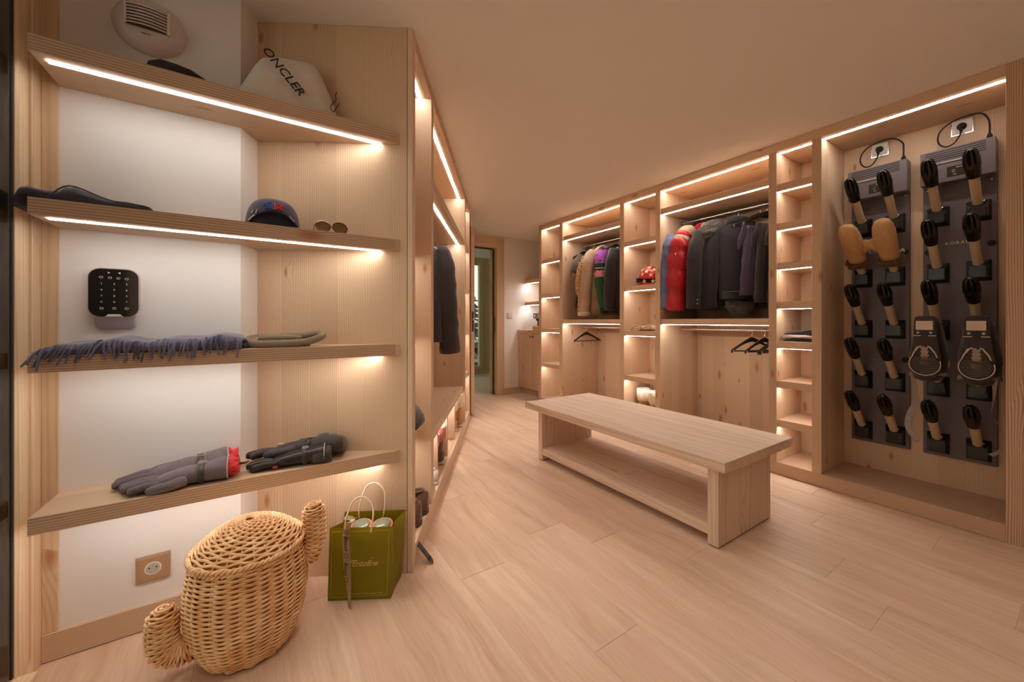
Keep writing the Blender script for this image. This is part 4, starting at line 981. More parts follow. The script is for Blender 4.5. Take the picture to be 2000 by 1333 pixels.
# ---- sockets with plug and cable above the dryers
plain('socket_white', srgb(232, 226, 218), 0.4)
def dryer_socket(cu, u_in, lab, clab):
    s = thing('power_socket', lab, 'socket', 'G', (PV, cu, 2.218), 'sockets above the boot dryers')
    zc = 2.264
    part('frame', box(PV - 0.006, PV, cu - 0.046, cu + 0.046, zc - 0.046, zc + 0.046, 0.001), 'chrome', s)
    part('plate', box(PV - 0.009, PV - 0.0062, cu - 0.041, cu + 0.041, zc - 0.041, zc + 0.041, 0.001), 'socket_white', s)
    c = thing('power_cable', clab, 'cable', 'G', (PV - 0.01, cu, 2.18), 'power cables of the boot dryers')
    part('plug', tube([(PV - 0.0092, cu, zc), (PV - 0.016, cu, zc), (PV - 0.026, cu, zc - 0.002), (PV - 0.042, cu, zc - 0.008)], [0.0205, 0.0205, 0.018, 0.011], 20), 'rubber', c, smooth='auto')
    part('plug_neck', tube([(PV - 0.036, cu, zc - 0.006), (PV - 0.040, cu, zc - 0.026), (PV - 0.040, cu - 0.001, zc - 0.042)], [0.010, 0.008, 0.0055], 10), 'rubber', c, smooth=True)
    zt_ = 2.134
    part('cord', tube(catmull([(PV - 0.040, cu, zc - 0.04), (PV - 0.040, cu + 0.006, zc - 0.062), (PV - 0.038, cu + 0.03, zc - 0.098), (PV - 0.036, cu + 0.066, zc - 0.104), (PV - 0.036, cu + 0.094, zc - 0.066), (PV - 0.036, cu + 0.088, zc - 0.010), (PV - 0.036, cu + 0.045, zc + 0.032), (PV - 0.036, cu - 0.02, zc + 0.044), (PV - 0.038, cu - 0.078, zc + 0.036), (PV - 0.040, u_in + 0.006, zc - 0.005), (PV - 0.042, u_in, zc - 0.045), (PV - 0.042, u_in, zt_ + 0.036)], 6), 0.0042, 8), 'rubber', c, smooth=True)
    part('inlet_plug', tube([(PV - 0.042, u_in, zt_ + 0.038), (PV - 0.042, u_in, zt_ + 0.030), (PV - 0.042, u_in, zt_ + 0.026), (PV - 0.042, u_in, zt_ + 0.0003)], [0.006, 0.009, 0.011, 0.013], 8), 'rubber', c, smooth='auto')
dryer_socket(0.815, 0.690, 'square white wall socket above the left boot dryer', 'black looped power cable of the left boot dryer')
dryer_socket(0.442, 0.332, 'square white wall socket above the right boot dryer', 'black looped power cable of the right boot dryer')

# ---- tan mittens pulled over two arms
fabric('mitten_tan', srgb(214, 174, 120), srgb(186, 142, 92), 120, 0.1, rough=0.55, sheen=0.1)
fabric('mitten_fur', srgb(120, 78, 48), srgb(60, 34, 20), 90, 1.0, big=40)
plain('mitten_seam', srgb(150, 98, 56), 0.6)
def mitten(A, D, side, lab):
    """side: +1 thumb toward +u, -1 toward -u"""
    m = thing('mitten', lab, 'mitten', 'G', tuple(A + D * 0.11), 'tan mittens')
    n1 = Vector((0, 1, 0)); n2 = D.cross(n1)
    def ring(s, a, b, off=0.0, n=20, e=2.3):
        return [A + D * s + n1 * (off + a * math.copysign(abs(math.cos(t)) ** (2 / e), math.cos(t))) + n2 * (b * math.copysign(abs(math.sin(t)) ** (2 / e), math.sin(t))) for t in [2 * math.pi * k / n for k in range(n)]]
    part('hand', loft([ring(0.115, 0.046, 0.040), ring(0.15, 0.048, 0.041), ring(0.20, 0.052, 0.042), ring(0.26, 0.056, 0.043), ring(0.32, 0.056, 0.043, -side * 0.002), ring(0.37, 0.050, 0.040, -side * 0.004), ring(0.40, 0.038, 0.032, -side * 0.006), ring(0.415, 0.016, 0.016, -side * 0.006)]), 'mitten_tan', m, smooth=True)
    th = [A + D * s + n1 * side * o + n2 * -0.012 for s, o in ((0.19, 0.03), (0.215, 0.062), (0.235, 0.085), (0.248, 0.108), (0.25, 0.122))]
    part('thumb', tube(catmull(th, 4), [0.030] * 6 + [0.029, 0.028, 0.027, 0.026, 0.025, 0.024, 0.023, 0.021, 0.018, 0.013, 0.005], 12), 'mitten_tan', m, smooth=True)
    part('seam', tube(catmull([A + D * s + n1 * o + n2 * d for s, o, d in ((0.14, 0.004, -0.0425), (0.22, 0.002, -0.044), (0.30, -0.002, -0.0445), (0.37, -0.006, -0.0415), (0.405, -0.006, -0.030))], 5), 0.0024, 6), 'mitten_seam', m, smooth=True)
    part('seam', tube(catmull([A + D * s + n1 * o + n2 * d for s, o, d in ((0.14, 0.022, -0.039), (0.22, 0.020, -0.042), (0.30, 0.016, -0.0425), (0.37, 0.012, -0.039), (0.405, 0.006, -0.028))], 5), 0.0018, 6), 'mitten_seam', m, smooth=True)
    rnd = random.Random(int(A.y * 1000)); rings = []
    for s, k in ((0.072, 0.80), (0.080, 1.10), (0.095, 1.28), (0.108, 1.22), (0.122, 0.98)):
        rings.append([p + (p - (A + D * s)) * rnd.uniform(-0.10, 0.16) for p in ring(s, 0.052 * k, 0.046 * k, n=26)])
    part('fur_cuff', loft(rings), 'mitten_fur', m, smooth=True)
    part('clasp', tube([A + D * 0.135 + n2 * -0.044, A + D * 0.165 + n2 * -0.045], 0.006, 6, flat=0.5), 'chrome', m, smooth=True)
    part('pull_cord', tube(catmull([A + D * 0.135 + n1 * -side * 0.045 + n2 * -0.02, A + D * 0.15 + n1 * -side * 0.06 + n2 * -0.03, A + D * 0.125 + n1 * -side * 0.062 + n2 * -0.03], 4), 0.005, 6), 'ribbon_cream', m, smooth=True)
A_, D_ = ARM(0.663, 1, 3); mitten(A_, D_, -1, 'tan fur-trimmed mitten on the left arm of the dryer, thumb to the right')
A_, D_ = ARM(0.663, 0, 3); mitten(A_, D_, 1, 'tan fur-trimmed mitten on the right arm of the dryer, thumb to the left')

# ---- black ski boots hung by the shaft, soles outward
fabric('boot_black', srgb(34, 27, 26), srgb(22, 17, 16), 160, 0.1, rough=0.5)
fabric('boot_sole', srgb(60, 50, 48), srgb(40, 32, 31), 120, 0.25, rough=0.7)
def tread():
    t = NT('boot_tread'); tc = t.n('ShaderNodeTexCoord'); w = t.n('ShaderNodeTexWave', wave_type='BANDS', bands_direction='Z'); w.inputs['Scale'].default_value = 34; w.inputs['Distortion'].default_value = 6
    t.l(tc.outputs['Object'], w.inputs[0]); t.l(t.ramp(w.outputs['Fac'], [(0.35, srgb(70, 62, 58)), (0.6, srgb(118, 108, 98))]), t.b.inputs['Base Color']); t.b.inputs['Roughness'].default_value = 0.6
tread()
plain('boot_trim', srgb(206, 190, 172), 0.5); plain('boot_orange', srgb(214, 96, 40), 0.5); plain('strap_white', srgb(206, 190, 178), 0.6)
def ski_boot(cu, lab, strap_path, sw):
    V_ = 3.045                                 # sole plane
    b = thing('ski_boot', lab, 'boot', 'G', (V_ + 0.1, cu, 0.77), 'black ski boots')
    def ov(z, a, d0, d1, off=0.0, n=22, e=2.6):
        return [Vector(((d0 + d1) / 2 + (d1 - d0) / 2 * math.copysign(abs(math.sin(t)) ** (2 / e), math.sin(t)), cu + off + a * math.copysign(abs(math.cos(t)) ** (2 / e), math.cos(t)), z)) for t in [2 * math.pi * k / n for k in range(n)]]
    part('shell', loft([ov(0.762, 0.030, V_ + 0.035, V_ + 0.085), ov(0.772, 0.052, V_ + 0.018, V_ + 0.125), ov(0.80, 0.072, V_ + 0.010, V_ + 0.165), ov(0.86, 0.080, V_ + 0.006, V_ + 0.185), ov(0.92, 0.076, V_ + 0.006, V_ + 0.180), ov(0.98, 0.066, V_ + 0.008, V_ + 0.175), ov(1.04, 0.058, V_ + 0.010, V_ + 0.16), ov(1.09, 0.052, V_ + 0.014, V_ + 0.13), ov(1.115, 0.042, V_ + 0.020, V_ + 0.10)]), 'boot_black', b, smooth=True)
    D = Vector((0.72, 0, -0.70)).normalized(); n1 = Vector((0, 1, 0)); n2 = D.cross(n1)
    S0 = Vector((V_ + 0.055, cu, 1.045))
    part('shaft', loft([[S0 + D * s + n1 * a * math.cos(t) + n2 * bb * math.sin(t) for t in [2 * math.pi * k / 20 for k in range(20)]] for s, a, bb in ((0.0, 0.045, 0.045), (0.05, 0.056, 0.060), (0.11, 0.060, 0.066), (0.17, 0.060, 0.066), (0.20, 0.056, 0.062))]), 'boot_black', b, smooth=True)
    so = part('sole', loft([ov(0.788, 0.034, V_ - 0.004, V_ + 0.02), ov(0.80, 0.052, V_ - 0.008, V_ + 0.018), ov(0.84, 0.063, V_ - 0.010, V_ + 0.016), ov(0.90, 0.062, V_ - 0.010, V_ + 0.016), ov(0.96, 0.052, V_ - 0.009, V_ + 0.016), ov(1.03, 0.047, V_ - 0.009, V_ + 0.016), ov(1.10, 0.046, V_ - 0.008, V_ + 0.018), ov(1.125, 0.040, V_ - 0.005, V_ + 0.02), ov(1.130, 0.03, V_ - 0.002, V_ + 0.02)], None), 'boot_sole', b, smooth='auto')
    def pl(z, y, d=0.0): return Vector((V_ - 0.0115 - d, cu + y, z))
    def flat(pts, m, nm, par, th=0.003):
        bm = B(); f = bm.faces.new([bm.verts.new(pl(z, y)) for z, y in pts]); bmesh.ops.solidify(bm, geom=[f], thickness=th); return part(nm, bm, m, par)
    flat([(1.022, -0.044), (1.022, 0.044), (1.118, 0.040), (1.118, -0.040)], 'leather_dark', 'heel_plate', so)
    bm = box(V_ - 0.0165, V_ - 0.0135, cu - 0.034, cu + 0.034, 1.052, 1.102, 0.001); part('heel_pad', bm, 'boot_trim', so)
    for y0, y1 in ((-0.046, -0.016), (0.014, 0.046)): part('heel_edge', box(V_ - 0.0165, V_ - 0.012, cu + y0, cu + y1, 1.018, 1.0225), 'boot_trim', so)
    for y in (-0.025, 0.025): part('heel_screw', tube([(V_ - 0.0135, cu + y, 1.037), (V_ - 0.0165, cu + y, 1.037)], 0.006, 10), 'silver_grey', so)
    el = [(0.862 + 0.055 * math.sin(t) - (0.012 if math.sin(t) > 0.9 else 0), 0.056 * math.cos(t)) for t in [2 * math.pi * k / 28 for k in range(28)]]
    flat(el, 'boot_tread', 'toe_tread', so)
    rim_ = [pl(0.862 + 0.062 * math.sin(t), 0.062 * math.cos(t), 0.0) for t in [math.pi * (0.90 + 1.2 * k / 24) for k in range(25)]]
    part('toe_trim', tube(rim_ + [pl(0.955, 0.030), pl(0.958, -0.030 * 0)], 0.0026, 6), 'boot_trim', so, smooth=True)
    for i in range(5):
        z = 0.865 + i * 0.020; w = 0.021 - 0.0012 * i
        flat([(z - 0.012, -w * 0.6), (z - 0.012, w * 0.6), (z + 0.010, w), (z + 0.010, -w)], 'boot_trim', 'shank_segment', so, 0.005)
    for sg_ in (-1, 1): part('shank_arm', tube([pl(0.962, 0.012 * sg_, 0.002), pl(0.958, 0.022 * sg_, 0.002), pl(0.925, 0.042 * sg_, 0.002), pl(0.900, 0.050 * sg_, 0.001)], 0.0035, 6), 'boot_trim', so, smooth=True)
    part('side_ring', tube([Vector((V_ + 0.080 + 0.008 * math.cos(t), cu - 0.0795 - 0.0015 * math.sin(t), 0.862 + 0.018 * math.sin(t))) for t in [2 * math.pi * k / 18 for k in range(18)]], 0.0022, 5, closed=True), 'boot_trim', b)
    band = [Vector((V_ + 0.088 + 0.085 * math.sin(t), cu + 0.079 * math.cos(t), 0.795 - 0.018 * math.sin(t) - 0.006 * math.cos(t))) for t in [math.pi * (1.06 + 1.0 * k / 20) - math.pi * 0.03 for k in range(21)]]
    bm = B(); up = [bm.verts.new(p + Vector((0, 0, 0.010))) for p in band]; dn = [bm.verts.new(p - Vector((0, 0, 0.012))) for p in band]
    for i in range(20): bm.faces.new((up[i], up[i + 1], dn[i + 1], dn[i]))
    bmesh.ops.solidify(bm, geom=bm.faces[:], thickness=0.003); part('instep_strap', bm, 'strap_white', b, smooth=True)
    ax = catmull([p for p, _ in strap_path], 6); ws = catmull([Vector(d) for _, d in strap_path], 6)
    bm = B(); L_ = [bm.verts.new(a + d.normalized() * sw / 2) for a, d in zip(ax, ws)]; R_ = [bm.verts.new(a - d.normalized() * sw / 2) for a, d in zip(ax, ws)]
    for i in range(len(ax) - 1): bm.faces.new((L_[i], L_[i + 1], R_[i + 1], R_[i]))
    bmesh.ops.solidify(bm, geom=bm.faces[:], thickness=0.002); part('hanging_strap', bm, 'strap_white', b, smooth=True)
    return b
Yd = (0, 1, 0)
ski_boot(0.529, 'black ski boot on the dryer with strap hanging between the dryers', [((3.085, 0.585, 0.79), (0.3, 1, 0)), ((3.09, 0.576, 0.70), (0.2, 1, 0.1)), ((3.09, 0.574, 0.64), (0, 1, 0)), ((3.085, 0.598, 0.565), (0, 1, 0.3)), ((3.08, 0.606, 0.50), (0, 1, 0)), ((3.08, 0.590, 0.455), (0, 1, -0.4)), ((3.08, 0.562, 0.415), (0, 0.6, -0.6))], 0.026)
ski_boot(0.340, 'black ski boot on the dryer with strap curling beside the end post', [((3.085, 0.283, 0.80), (0.6, 1, 0)), ((3.10, 0.288, 0.70), (1, 0.4, 0)), ((3.11, 0.296, 0.62), (1, 0.15, 0)), ((3.10, 0.268, 0.56), (1, 0.0, 0)), ((3.09, 0.256, 0.50), (1, 0.1, 0)), ((3.09, 0.268, 0.44), (0.8, 0.5, 0)), ((3.09, 0.300, 0.408), (0.5, 1, 0.3))], 0.024)
for (y, z, r) in ((0.268, 0.93, 0.012), (0.262, 0.88, 0.014), (0.262, 0.855, 0.010)): pass

# ================================================================== HANGERS AND CLOTHES
RZ_T, RZ_L = RODZ
hang_cache = {}
def make_hanger(frame, x, y, z, yaw, label, group, trouser=False):
    """wooden hanger; rail centre at (x, y, z) of the frame"""
    key = 'h'
    if key not in hang_cache:
        h = thing('clothes_hanger', label, 'hanger', frame, (x, y, z), group, rz=yaw)
        m = lambda n, bm, mt, par=h: mesh_obj(n, bm, mt, par, 'auto')
        hk = [(0, 0, -0.062), (0, 0, -0.040), (0.004, 0, -0.030)] + [(0.0155 * math.sin(t), 0, 0.0155 * math.cos(t)) for t in [math.radians(a) for a in range(150, -111, -26)]]
        m('hook', tube(catmull(hk, 2), 0.0021, 7), 'chrome')
        st = []
        for i in range(-12, 13):
            s = i / 12; xx = 0.222 * s; zz = -0.076 - 0.020 * abs(s) - 0.075 * abs(s) ** 1.35; a = 0.0085 if abs(s) < 0.92 else 0.007
            hgt = 0.021 - 0.010 * min(1, abs(s) / 0.5) + (0.004 if abs(s) > 0.88 else 0); yy = -0.020 * abs(s) ** 2
            st.append((xx, yy, zz, a, hgt))
        m('shoulder_bar', blob(st, 12, 2.4), 'hanger_black')
        m('trouser_bar', tube([(-0.200, -0.018, -0.168), (0, -0.014, -0.172), (0.200, -0.018, -0.168)], 0.0058, 8), 'hanger_black')
        for s in (-1, 1): m('bar_ferrule', tube([(0.212 * s, -0.019, -0.176), (0.206 * s, -0.018, -0.158)], 0.0085, 8), 'chrome')
        hang_cache[key] = h; return h
    o = dup(hang_cache[key], (x, y, z), frame, yaw, label, group)
    BASE[o.name] = Vector((0, 0, 0)); return o
plain('hanger_black', srgb(34, 26, 24), 0.3)

def garment(name, label, cat, frame, x, y, z, yaw, group=None):
    t = thing(name, label, cat, frame, (x, y, z), group, rz=yaw)
    def add(nm, bm, m, par=t, sm=True): return mesh_obj(nm, bm, m, par, sm)
    return t, add
def crease(p, amp, seed):
    return Vector((amp * math.sin(p.z * 41 + seed + p.x * 17), amp * math.sin(p.z * 33 + p.x * 45 + seed * 2), 0))
def body_loft(st, n=26, e=2.5, amp=0.0, seed=0.0, puff=0, puffamp=0.0):
    """st: (z, half width, half thickness, x offset, y offset) from top to hem, resampled"""
    rings = []; m = 40 if puff else 22
    for i in range(m + 1):
        s = i / m * (len(st) - 1); j = min(int(s), len(st) - 2); f = s - j
        z, a, b, ox, oy = [st[j][k] + (st[j + 1][k] - st[j][k]) * f for k in range(5)]
        if puff: q = abs(math.sin(math.pi * puff * i / m)) ** 0.6; a += puffamp * q - puffamp * 0.3; b += puffamp * q - puffamp * 0.3
        rings.append([p + crease(p, amp, seed) for p in [Vector((ox + a * math.copysign(abs(math.cos(t)) ** (2 / e), math.cos(t)), oy + b * math.copysign(abs(math.sin(t)) ** (2 / e), math.sin(t)), z)) for t in [2 * math.pi * k / n for k in range(n)]]])
    return loft(rings)
def sleeve(pts, radii, amp=0.0, seed=0.0, puff=0, puffamp=0.0, n=16, flat=1.0):
    ax = catmull(pts, 10 if puff else 6); m = len(ax) - 1; rs = []
    for i in range(m + 1):
        s = i / m * (len(radii) - 1); j = min(int(s), len(radii) - 2); r = radii[j] + (radii[j + 1] - radii[j]) * (s - j)
        if puff: r += puffamp * (abs(math.sin(math.pi * puff * i / m)) ** 0.6 - 0.3)
        rs.append(max(0.004, r))
    bm = tube(ax, rs, n, flat=flat)
    if amp:
        for v in bm.verts: v.co += crease(v.co, amp, seed)
    return bm

fabric('puffer_blue', srgb(118, 138, 184), srgb(84, 104, 150), 60, 0.2, rough=0.45)
plain('royal_blue', srgb(36, 70, 150), 0.5)
fabric('puffer_red', srgb(206, 22, 34), srgb(160, 10, 22), 60, 0.25, rough=0.4, sheen=0.1)
fabric('puffer_beige', srgb(206, 176, 136), srgb(176, 142, 104), 60, 0.2, rough=0.5)
fabric('puffer_pink', srgb(214, 130, 118), srgb(186, 100, 92), 60, 0.2, rough=0.5)
fabric('coat_charcoal', srgb(58, 50, 52), srgb(40, 34, 36), 200, 0.3)
fabric('wool_navy', srgb(50, 44, 50), srgb(34, 29, 34), 240, 0.4)
fabric('fur_black', srgb(118, 106, 98), srgb(38, 32, 30), 70, 1.0, big=30)
fabric('trouser_purple', srgb(88, 74, 96), srgb(62, 50, 70), 160, 0.3)
fabric('trouser_brown', srgb(60, 48, 46), srgb(40, 31, 31), 160, 0.3)
plain('snap', srgb(190, 178, 160), 0.3, 0.8)
SHN = [(-0.085, 0.035, 0.035, 0, 0), (-0.105, 0.060, 0.045, 0, 0), (-0.125, 0.12, 0.05, 0, 0), (-0.155, 0.185, 0.055, 0, 0), (-0.20, 0.205, 0.062, 0, 0)]
# --- bay 4, upper rail, from the left post to the right
G4 = 'clothes on the upper rail of the wide bay'
hu = [2.165, 2.060, 1.905, 1.725, 1.545, 1.495, 1.460]
for u_, y_, lb in ((hu[0], -0.38, 'black hanger inside the blue quilted jacket'), (hu[1], -0.38, 'black hanger inside the red quilted jacket'), (hu[2], -0.36, 'black hanger inside the fur-hooded dark coat'), (hu[3], -0.95, 'black hanger inside the dark wool jacket seen from behind'), (hu[4], -0.75, 'black hanger holding purple trousers on the upper rail'), (hu[5], -0.55, 'black hanger holding dark brown trousers beside the purple pair')):
    make_hanger('G', RODV, u_, RZ_T, y_, lb, 'hangers on the upper rail of the wide bay')
t, add = garment('quilted_jacket', 'light blue quilted jacket hanging leftmost in the wide bay', 'jacket', 'G', RODV, hu[0], RZ_T, -0.38, G4)
add('body', body_loft(SHN + [(-0.32, 0.20, 0.040, 0, 0.02), (-0.55, 0.20, 0.042, 0, 0.02), (-0.80, 0.20, 0.042, 0, 0.02)], puff=9, puffamp=0.008), 'puffer_blue')
add('sleeve', sleeve([(-0.185, 0.01, -0.15), (-0.25, 0.0, -0.30), (-0.275, -0.01, -0.55), (-0.285, -0.01, -0.835)], [0.05, 0.068, 0.066, 0.060, 0.052], puff=9, puffamp=0.012), 'puffer_blue')
add('sleeve', sleeve([(0.185, 0.01, -0.15), (0.225, 0.0, -0.30), (0.235, 0, -0.55), (0.235, 0, -0.80)], [0.05, 0.06, 0.06, 0.05], puff=9, puffamp=0.01), 'puffer_blue')
add('collar', sleeve([(-0.06, 0, -0.12), (0, 0, -0.085), (0.06, 0, -0.12)], [0.035, 0.045, 0.035]), 'royal_blue')
t, add = garment('quilted_jacket', 'bright red quilted jacket with beige shoulder hanging in the wide bay', 'jacket', 'G', RODV, hu[1], RZ_T, -0.38, G4)
add('body', body_loft(SHN + [(-0.32, 0.20, 0.045, 0, -0.01), (-0.55, 0.20, 0.048, 0, -0.01), (-0.80, 0.20, 0.048, 0, -0.01)], puff=6, puffamp=0.010), 'puffer_beige')
add('body_band', body_loft([(-0.33, 0.204, 0.053, 0, -0.01), (-0.44, 0.204, 0.055, 0, -0.01)], puff=1, puffamp=0.008), 'puffer_pink')
add('body_band', body_loft([(-0.66, 0.206, 0.055, 0, -0.01), (-0.82, 0.206, 0.056, 0, -0.01)], puff=1, puffamp=0.008), 'puffer_pink')
sv = add('sleeve', sleeve([(-0.175, 0.0, -0.13), (-0.235, -0.005, -0.28), (-0.268, -0.01, -0.55), (-0.282, -0.01, -0.86)], [0.05, 0.074, 0.086, 0.084, 0.076, 0.066], puff=5, puffamp=0.022), 'puffer_red')
add('shoulder_panel', sleeve([(-0.10, 0.0, -0.115), (-0.175, 0.0, -0.145), (-0.222, -0.003, -0.235)], [0.052, 0.066, 0.084], puff=1, puffamp=0.008), 'puffer_beige')
add('badge', xf(lathe([(0.017, 0), (0.017, 0.004)], 16), basis((-0.318, -0.055, -0.355), (0, 1, 0), (0, 0, 1), (-1, 0, 0))), 'white_cloth_print', sv)
add('sleeve', sleeve([(0.185, 0.0, -0.15), (0.23, 0.0, -0.30), (0.235, 0, -0.55), (0.235, 0, -0.82)], [0.05, 0.07, 0.07, 0.06], puff=5, puffamp=0.014), 'puffer_red')
add('collar', sleeve([(-0.075, -0.01, -0.125), (0, -0.01, -0.08), (0.06, 0, -0.12)], [0.04, 0.052, 0.04]), 'puffer_red')
t, add = garment('hooded_coat', 'charcoal coat with black fur hood hanging in the wide bay', 'coat', 'G', RODV, hu[2], RZ_T, -0.36, G4)
add('body', body_loft(SHN + [(-0.35, 0.20, 0.06, 0, 0), (-0.60, 0.20, 0.065, 0, 0), (-0.86, 0.21, 0.065, 0, 0)], amp=0.003, seed=1), 'coat_charcoal')
sv = add('sleeve', sleeve([(-0.185, 0.0, -0.16), (-0.240, -0.002, -0.34), (-0.255, -0.004, -0.60), (-0.258, -0.004, -0.84)], [0.055, 0.064, 0.062, 0.056], amp=0.003, seed=2), 'coat_charcoal')
add('cuff_strap', body_loft([(-0.745, 0.060, 0.059, -0.2565, -0.004), (-0.82, 0.060, 0.059, -0.257, -0.004)], e=2.0), 'coat_charcoal', sv)
for z_ in (-0.765, -0.800): add('snap', tube([(-0.262, -0.062, z_), (-0.263, -0.068, z_)], 0.007, 10), 'snap', sv)
add('sleeve', sleeve([(0.185, 0.0, -0.16), (0.235, 0.0, -0.34), (0.24, 0, -0.60), (0.24, 0, -0.84)], [0.055, 0.062, 0.06, 0.054], amp=0.003, seed=3), 'coat_charcoal')
def fur(stations, seed, amp=0.010, n=22):
    bm = blob(stations, n); r = random.Random(seed)
    bmesh.ops.subdivide_edges(bm, edges=bm.edges[:], cuts=1, use_grid_fill=True)
    bm.normal_update()
    for v in bm.verts: v.co += v.normal * r.uniform(-amp * 0.4, amp)
    return bm
add('fur_hood', fur([(-0.20, -0.02, -0.19, 0.03, 0.04), (-0.16, -0.03, -0.16, 0.065, 0.075), (-0.09, -0.03, -0.145, 0.08, 0.085), (0.0, -0.03, -0.135, 0.085, 0.08), (0.08, -0.03, -0.145, 0.075, 0.075), (0.14, -0.02, -0.165, 0.04, 0.05)], 4, 0.016), 'fur_black')
t, add = garment('wool_jacket', 'dark wool jacket with zipped hem seen from behind in the wide bay', 'jacket', 'G', RODV, hu[3], RZ_T, -0.95, G4)
add('body', body_loft([(-0.080, 0.045, 0.04, 0, 0), (-0.105, 0.075, 0.05, 0, 0), (-0.125, 0.12, 0.055, 0, 0), (-0.16, 0.172, 0.06, 0, 0), (-0.21, 0.185, 0.07, 0, 0), (-0.40, 0.165, 0.08, 0, 0), (-0.60, 0.150, 0.085, 0, 0), (-0.755, 0.158, 0.085, 0, 0)], amp=0.003, seed=5), 'wool_navy')
add('hem_band', body_loft([(-0.70, 0.162, 0.090, 0, 0), (-0.765, 0.165, 0.092, 0, 0)], amp=0.0), 'leather_black')
add('hem_zip', tube([Vector((0.165 * math.sin(a), -0.093 * math.cos(a) ** 0.6 if abs(a) < 1.4 else -0.03, -0.703)) for a in [-0.9 + 1.8 * k / 10 for k in range(11)]], 0.003, 5), 'navy_piping')
add('collar', sleeve([(-0.085, 0.0, -0.125), (-0.06, -0.03, -0.095), (0, -0.045, -0.085), (0.06, -0.03, -0.095), (0.085, 0.0, -0.125)], [0.025, 0.03, 0.032, 0.03, 0.025]), 'wool_navy')
add('sleeve', sleeve([(-0.165, 0.0, -0.16), (-0.205, -0.01, -0.36), (-0.215, -0.015, -0.60), (-0.222, -0.01, -0.84)], [0.05, 0.058, 0.056, 0.05], amp=0.003, seed=6), 'wool_navy')
add('sleeve', sleeve([(0.165, 0.0, -0.16), (0.190, 0.02, -0.36), (0.175, 0.05, -0.60), (0.165, 0.05, -0.84)], [0.05, 0.056, 0.052, 0.046], amp=0.003, seed=7), 'wool_navy')
add('lining_fur', fur([(-0.10, 0.01, -0.80, 0.05, 0.03), (-0.03, 0.01, -0.83, 0.07, 0.06), (0.05, 0.01, -0.85, 0.07, 0.06), (0.12, 0.01, -0.82, 0.04, 0.03)], 8, 0.012), 'fur_black')
def trousers(lab, u_, yaw, m, x0, dz, w, group):
    t, add = garment('hanging_trousers', lab, 'trousers', 'G', RODV, u_, RZ_T, yaw, group)
    for i, (ox, oy) in enumerate(((x0, -0.030), (x0 + 0.03, 0.012))):
        add('trouser_leg', body_loft([(-0.165, w * 0.55, 0.012, ox, -0.016), (-0.19, w * 0.7, 0.020, ox, oy), (-0.35, w * 0.85, 0.024, ox - 0.012, oy), (-0.55, w * 0.95, 0.026, ox - 0.02, oy), (dz + 0.03 * i, w, 0.028, ox - 0.028, oy)], n=22, amp=0.004, seed=9 + i + u_ * 7), m)
    add('seam', tube([(x0 - 0.01, -0.056, -0.22), (x0 - 0.02, -0.058, -0.45), (x0 - 0.035, -0.060, dz + 0.04)], 0.003, 5), m)
    add('waist_flap', body_loft([(-0.165, 0.02, 0.010, x0 - 0.05, -0.03), (-0.28, 0.030, 0.010, x0 - 0.075, -0.03), (-0.36, 0.010, 0.006, x0 - 0.10, -0.03)], n=14, amp=0.002), m)
    return t
trousers('purple trousers hanging over a hanger bar near the right post', hu[4], -0.75, 'trouser_purple', -0.080, -0.74, 0.062, G4)
trousers('dark brown trousers with dark cuffs hanging against the right post', hu[5] - 0.02, -0.55, 'trouser_brown', -0.060, -0.80, 0.058, G4)
trousers('black trousers half hidden by the right post of the wide bay', hu[6] - 0.06, -0.5, 'glove_black', -0.04, -0.84, 0.055, G4)
# lower rail of the wide bay
for i, (u_, y_, lb) in enumerate(((1.612, -0.34, 'leftmost empty black hanger on the lower rail of the wide bay'), (1.512, -0.30, 'second empty black hanger on the lower rail of the wide bay'), (1.432, -0.22, 'third empty black hanger on the lower rail of the wide bay'), (1.412, -0.24, 'fourth empty black hanger, touching the third, lower rail of the wide bay'))):
    make_hanger('G', RODV, u_, RZ_L, y_, lb, 'hangers on the lower rail of the wide bay')
# --- bay 2
G2 = 'clothes on the upper rail of the narrower bay'
make_hanger('G', RODV, 3.664, RZ_T, 0.10, 'empty black hanger at the left end of the upper rail', 'hangers in the narrower bay')
make_hanger('G', RODV, 3.622, RZ_L, 0.0, 'lone empty black hanger on the lower rail of the narrower bay', 'hangers in the narrower bay')
for u_, lb in ((3.50, 'hanger inside the grey top in the narrower bay'), (3.30, 'hanger inside the beige coat in the narrower bay'), (3.12, 'hanger inside the patterned sweater in the narrower bay')):
    make_hanger('G', RODV, u_, RZ_T, -0.25, lb, 'hangers in the narrower bay')
fabric('top_grey', srgb(96, 84, 82), srgb(70, 60, 60), 160, 0.3)
def leopard():
    t = NT('leopard'); tc = t.n('ShaderNodeTexCoord'); v = t.n('ShaderNodeTexVoronoi', feature='F1'); v.inputs['Scale'].default_value = 46; t.l(tc.outputs['Object'], v.inputs['Vector'])
    t.l(t.ramp(v.outputs['Distance'], [(0.22, srgb(112, 74, 44)), (0.34, srgb(150, 104, 62)), (0.42, srgb(206, 160, 108))]), t.b.inputs['Base Color']); t.b.inputs['Roughness'].default_value = 0.7
leopard()
fabric('shearling', srgb(196, 164, 132), srgb(166, 132, 102), 90, 0.6)
fabric('shearling_edge', srgb(222, 200, 172), srgb(190, 164, 136), 60, 0.9)
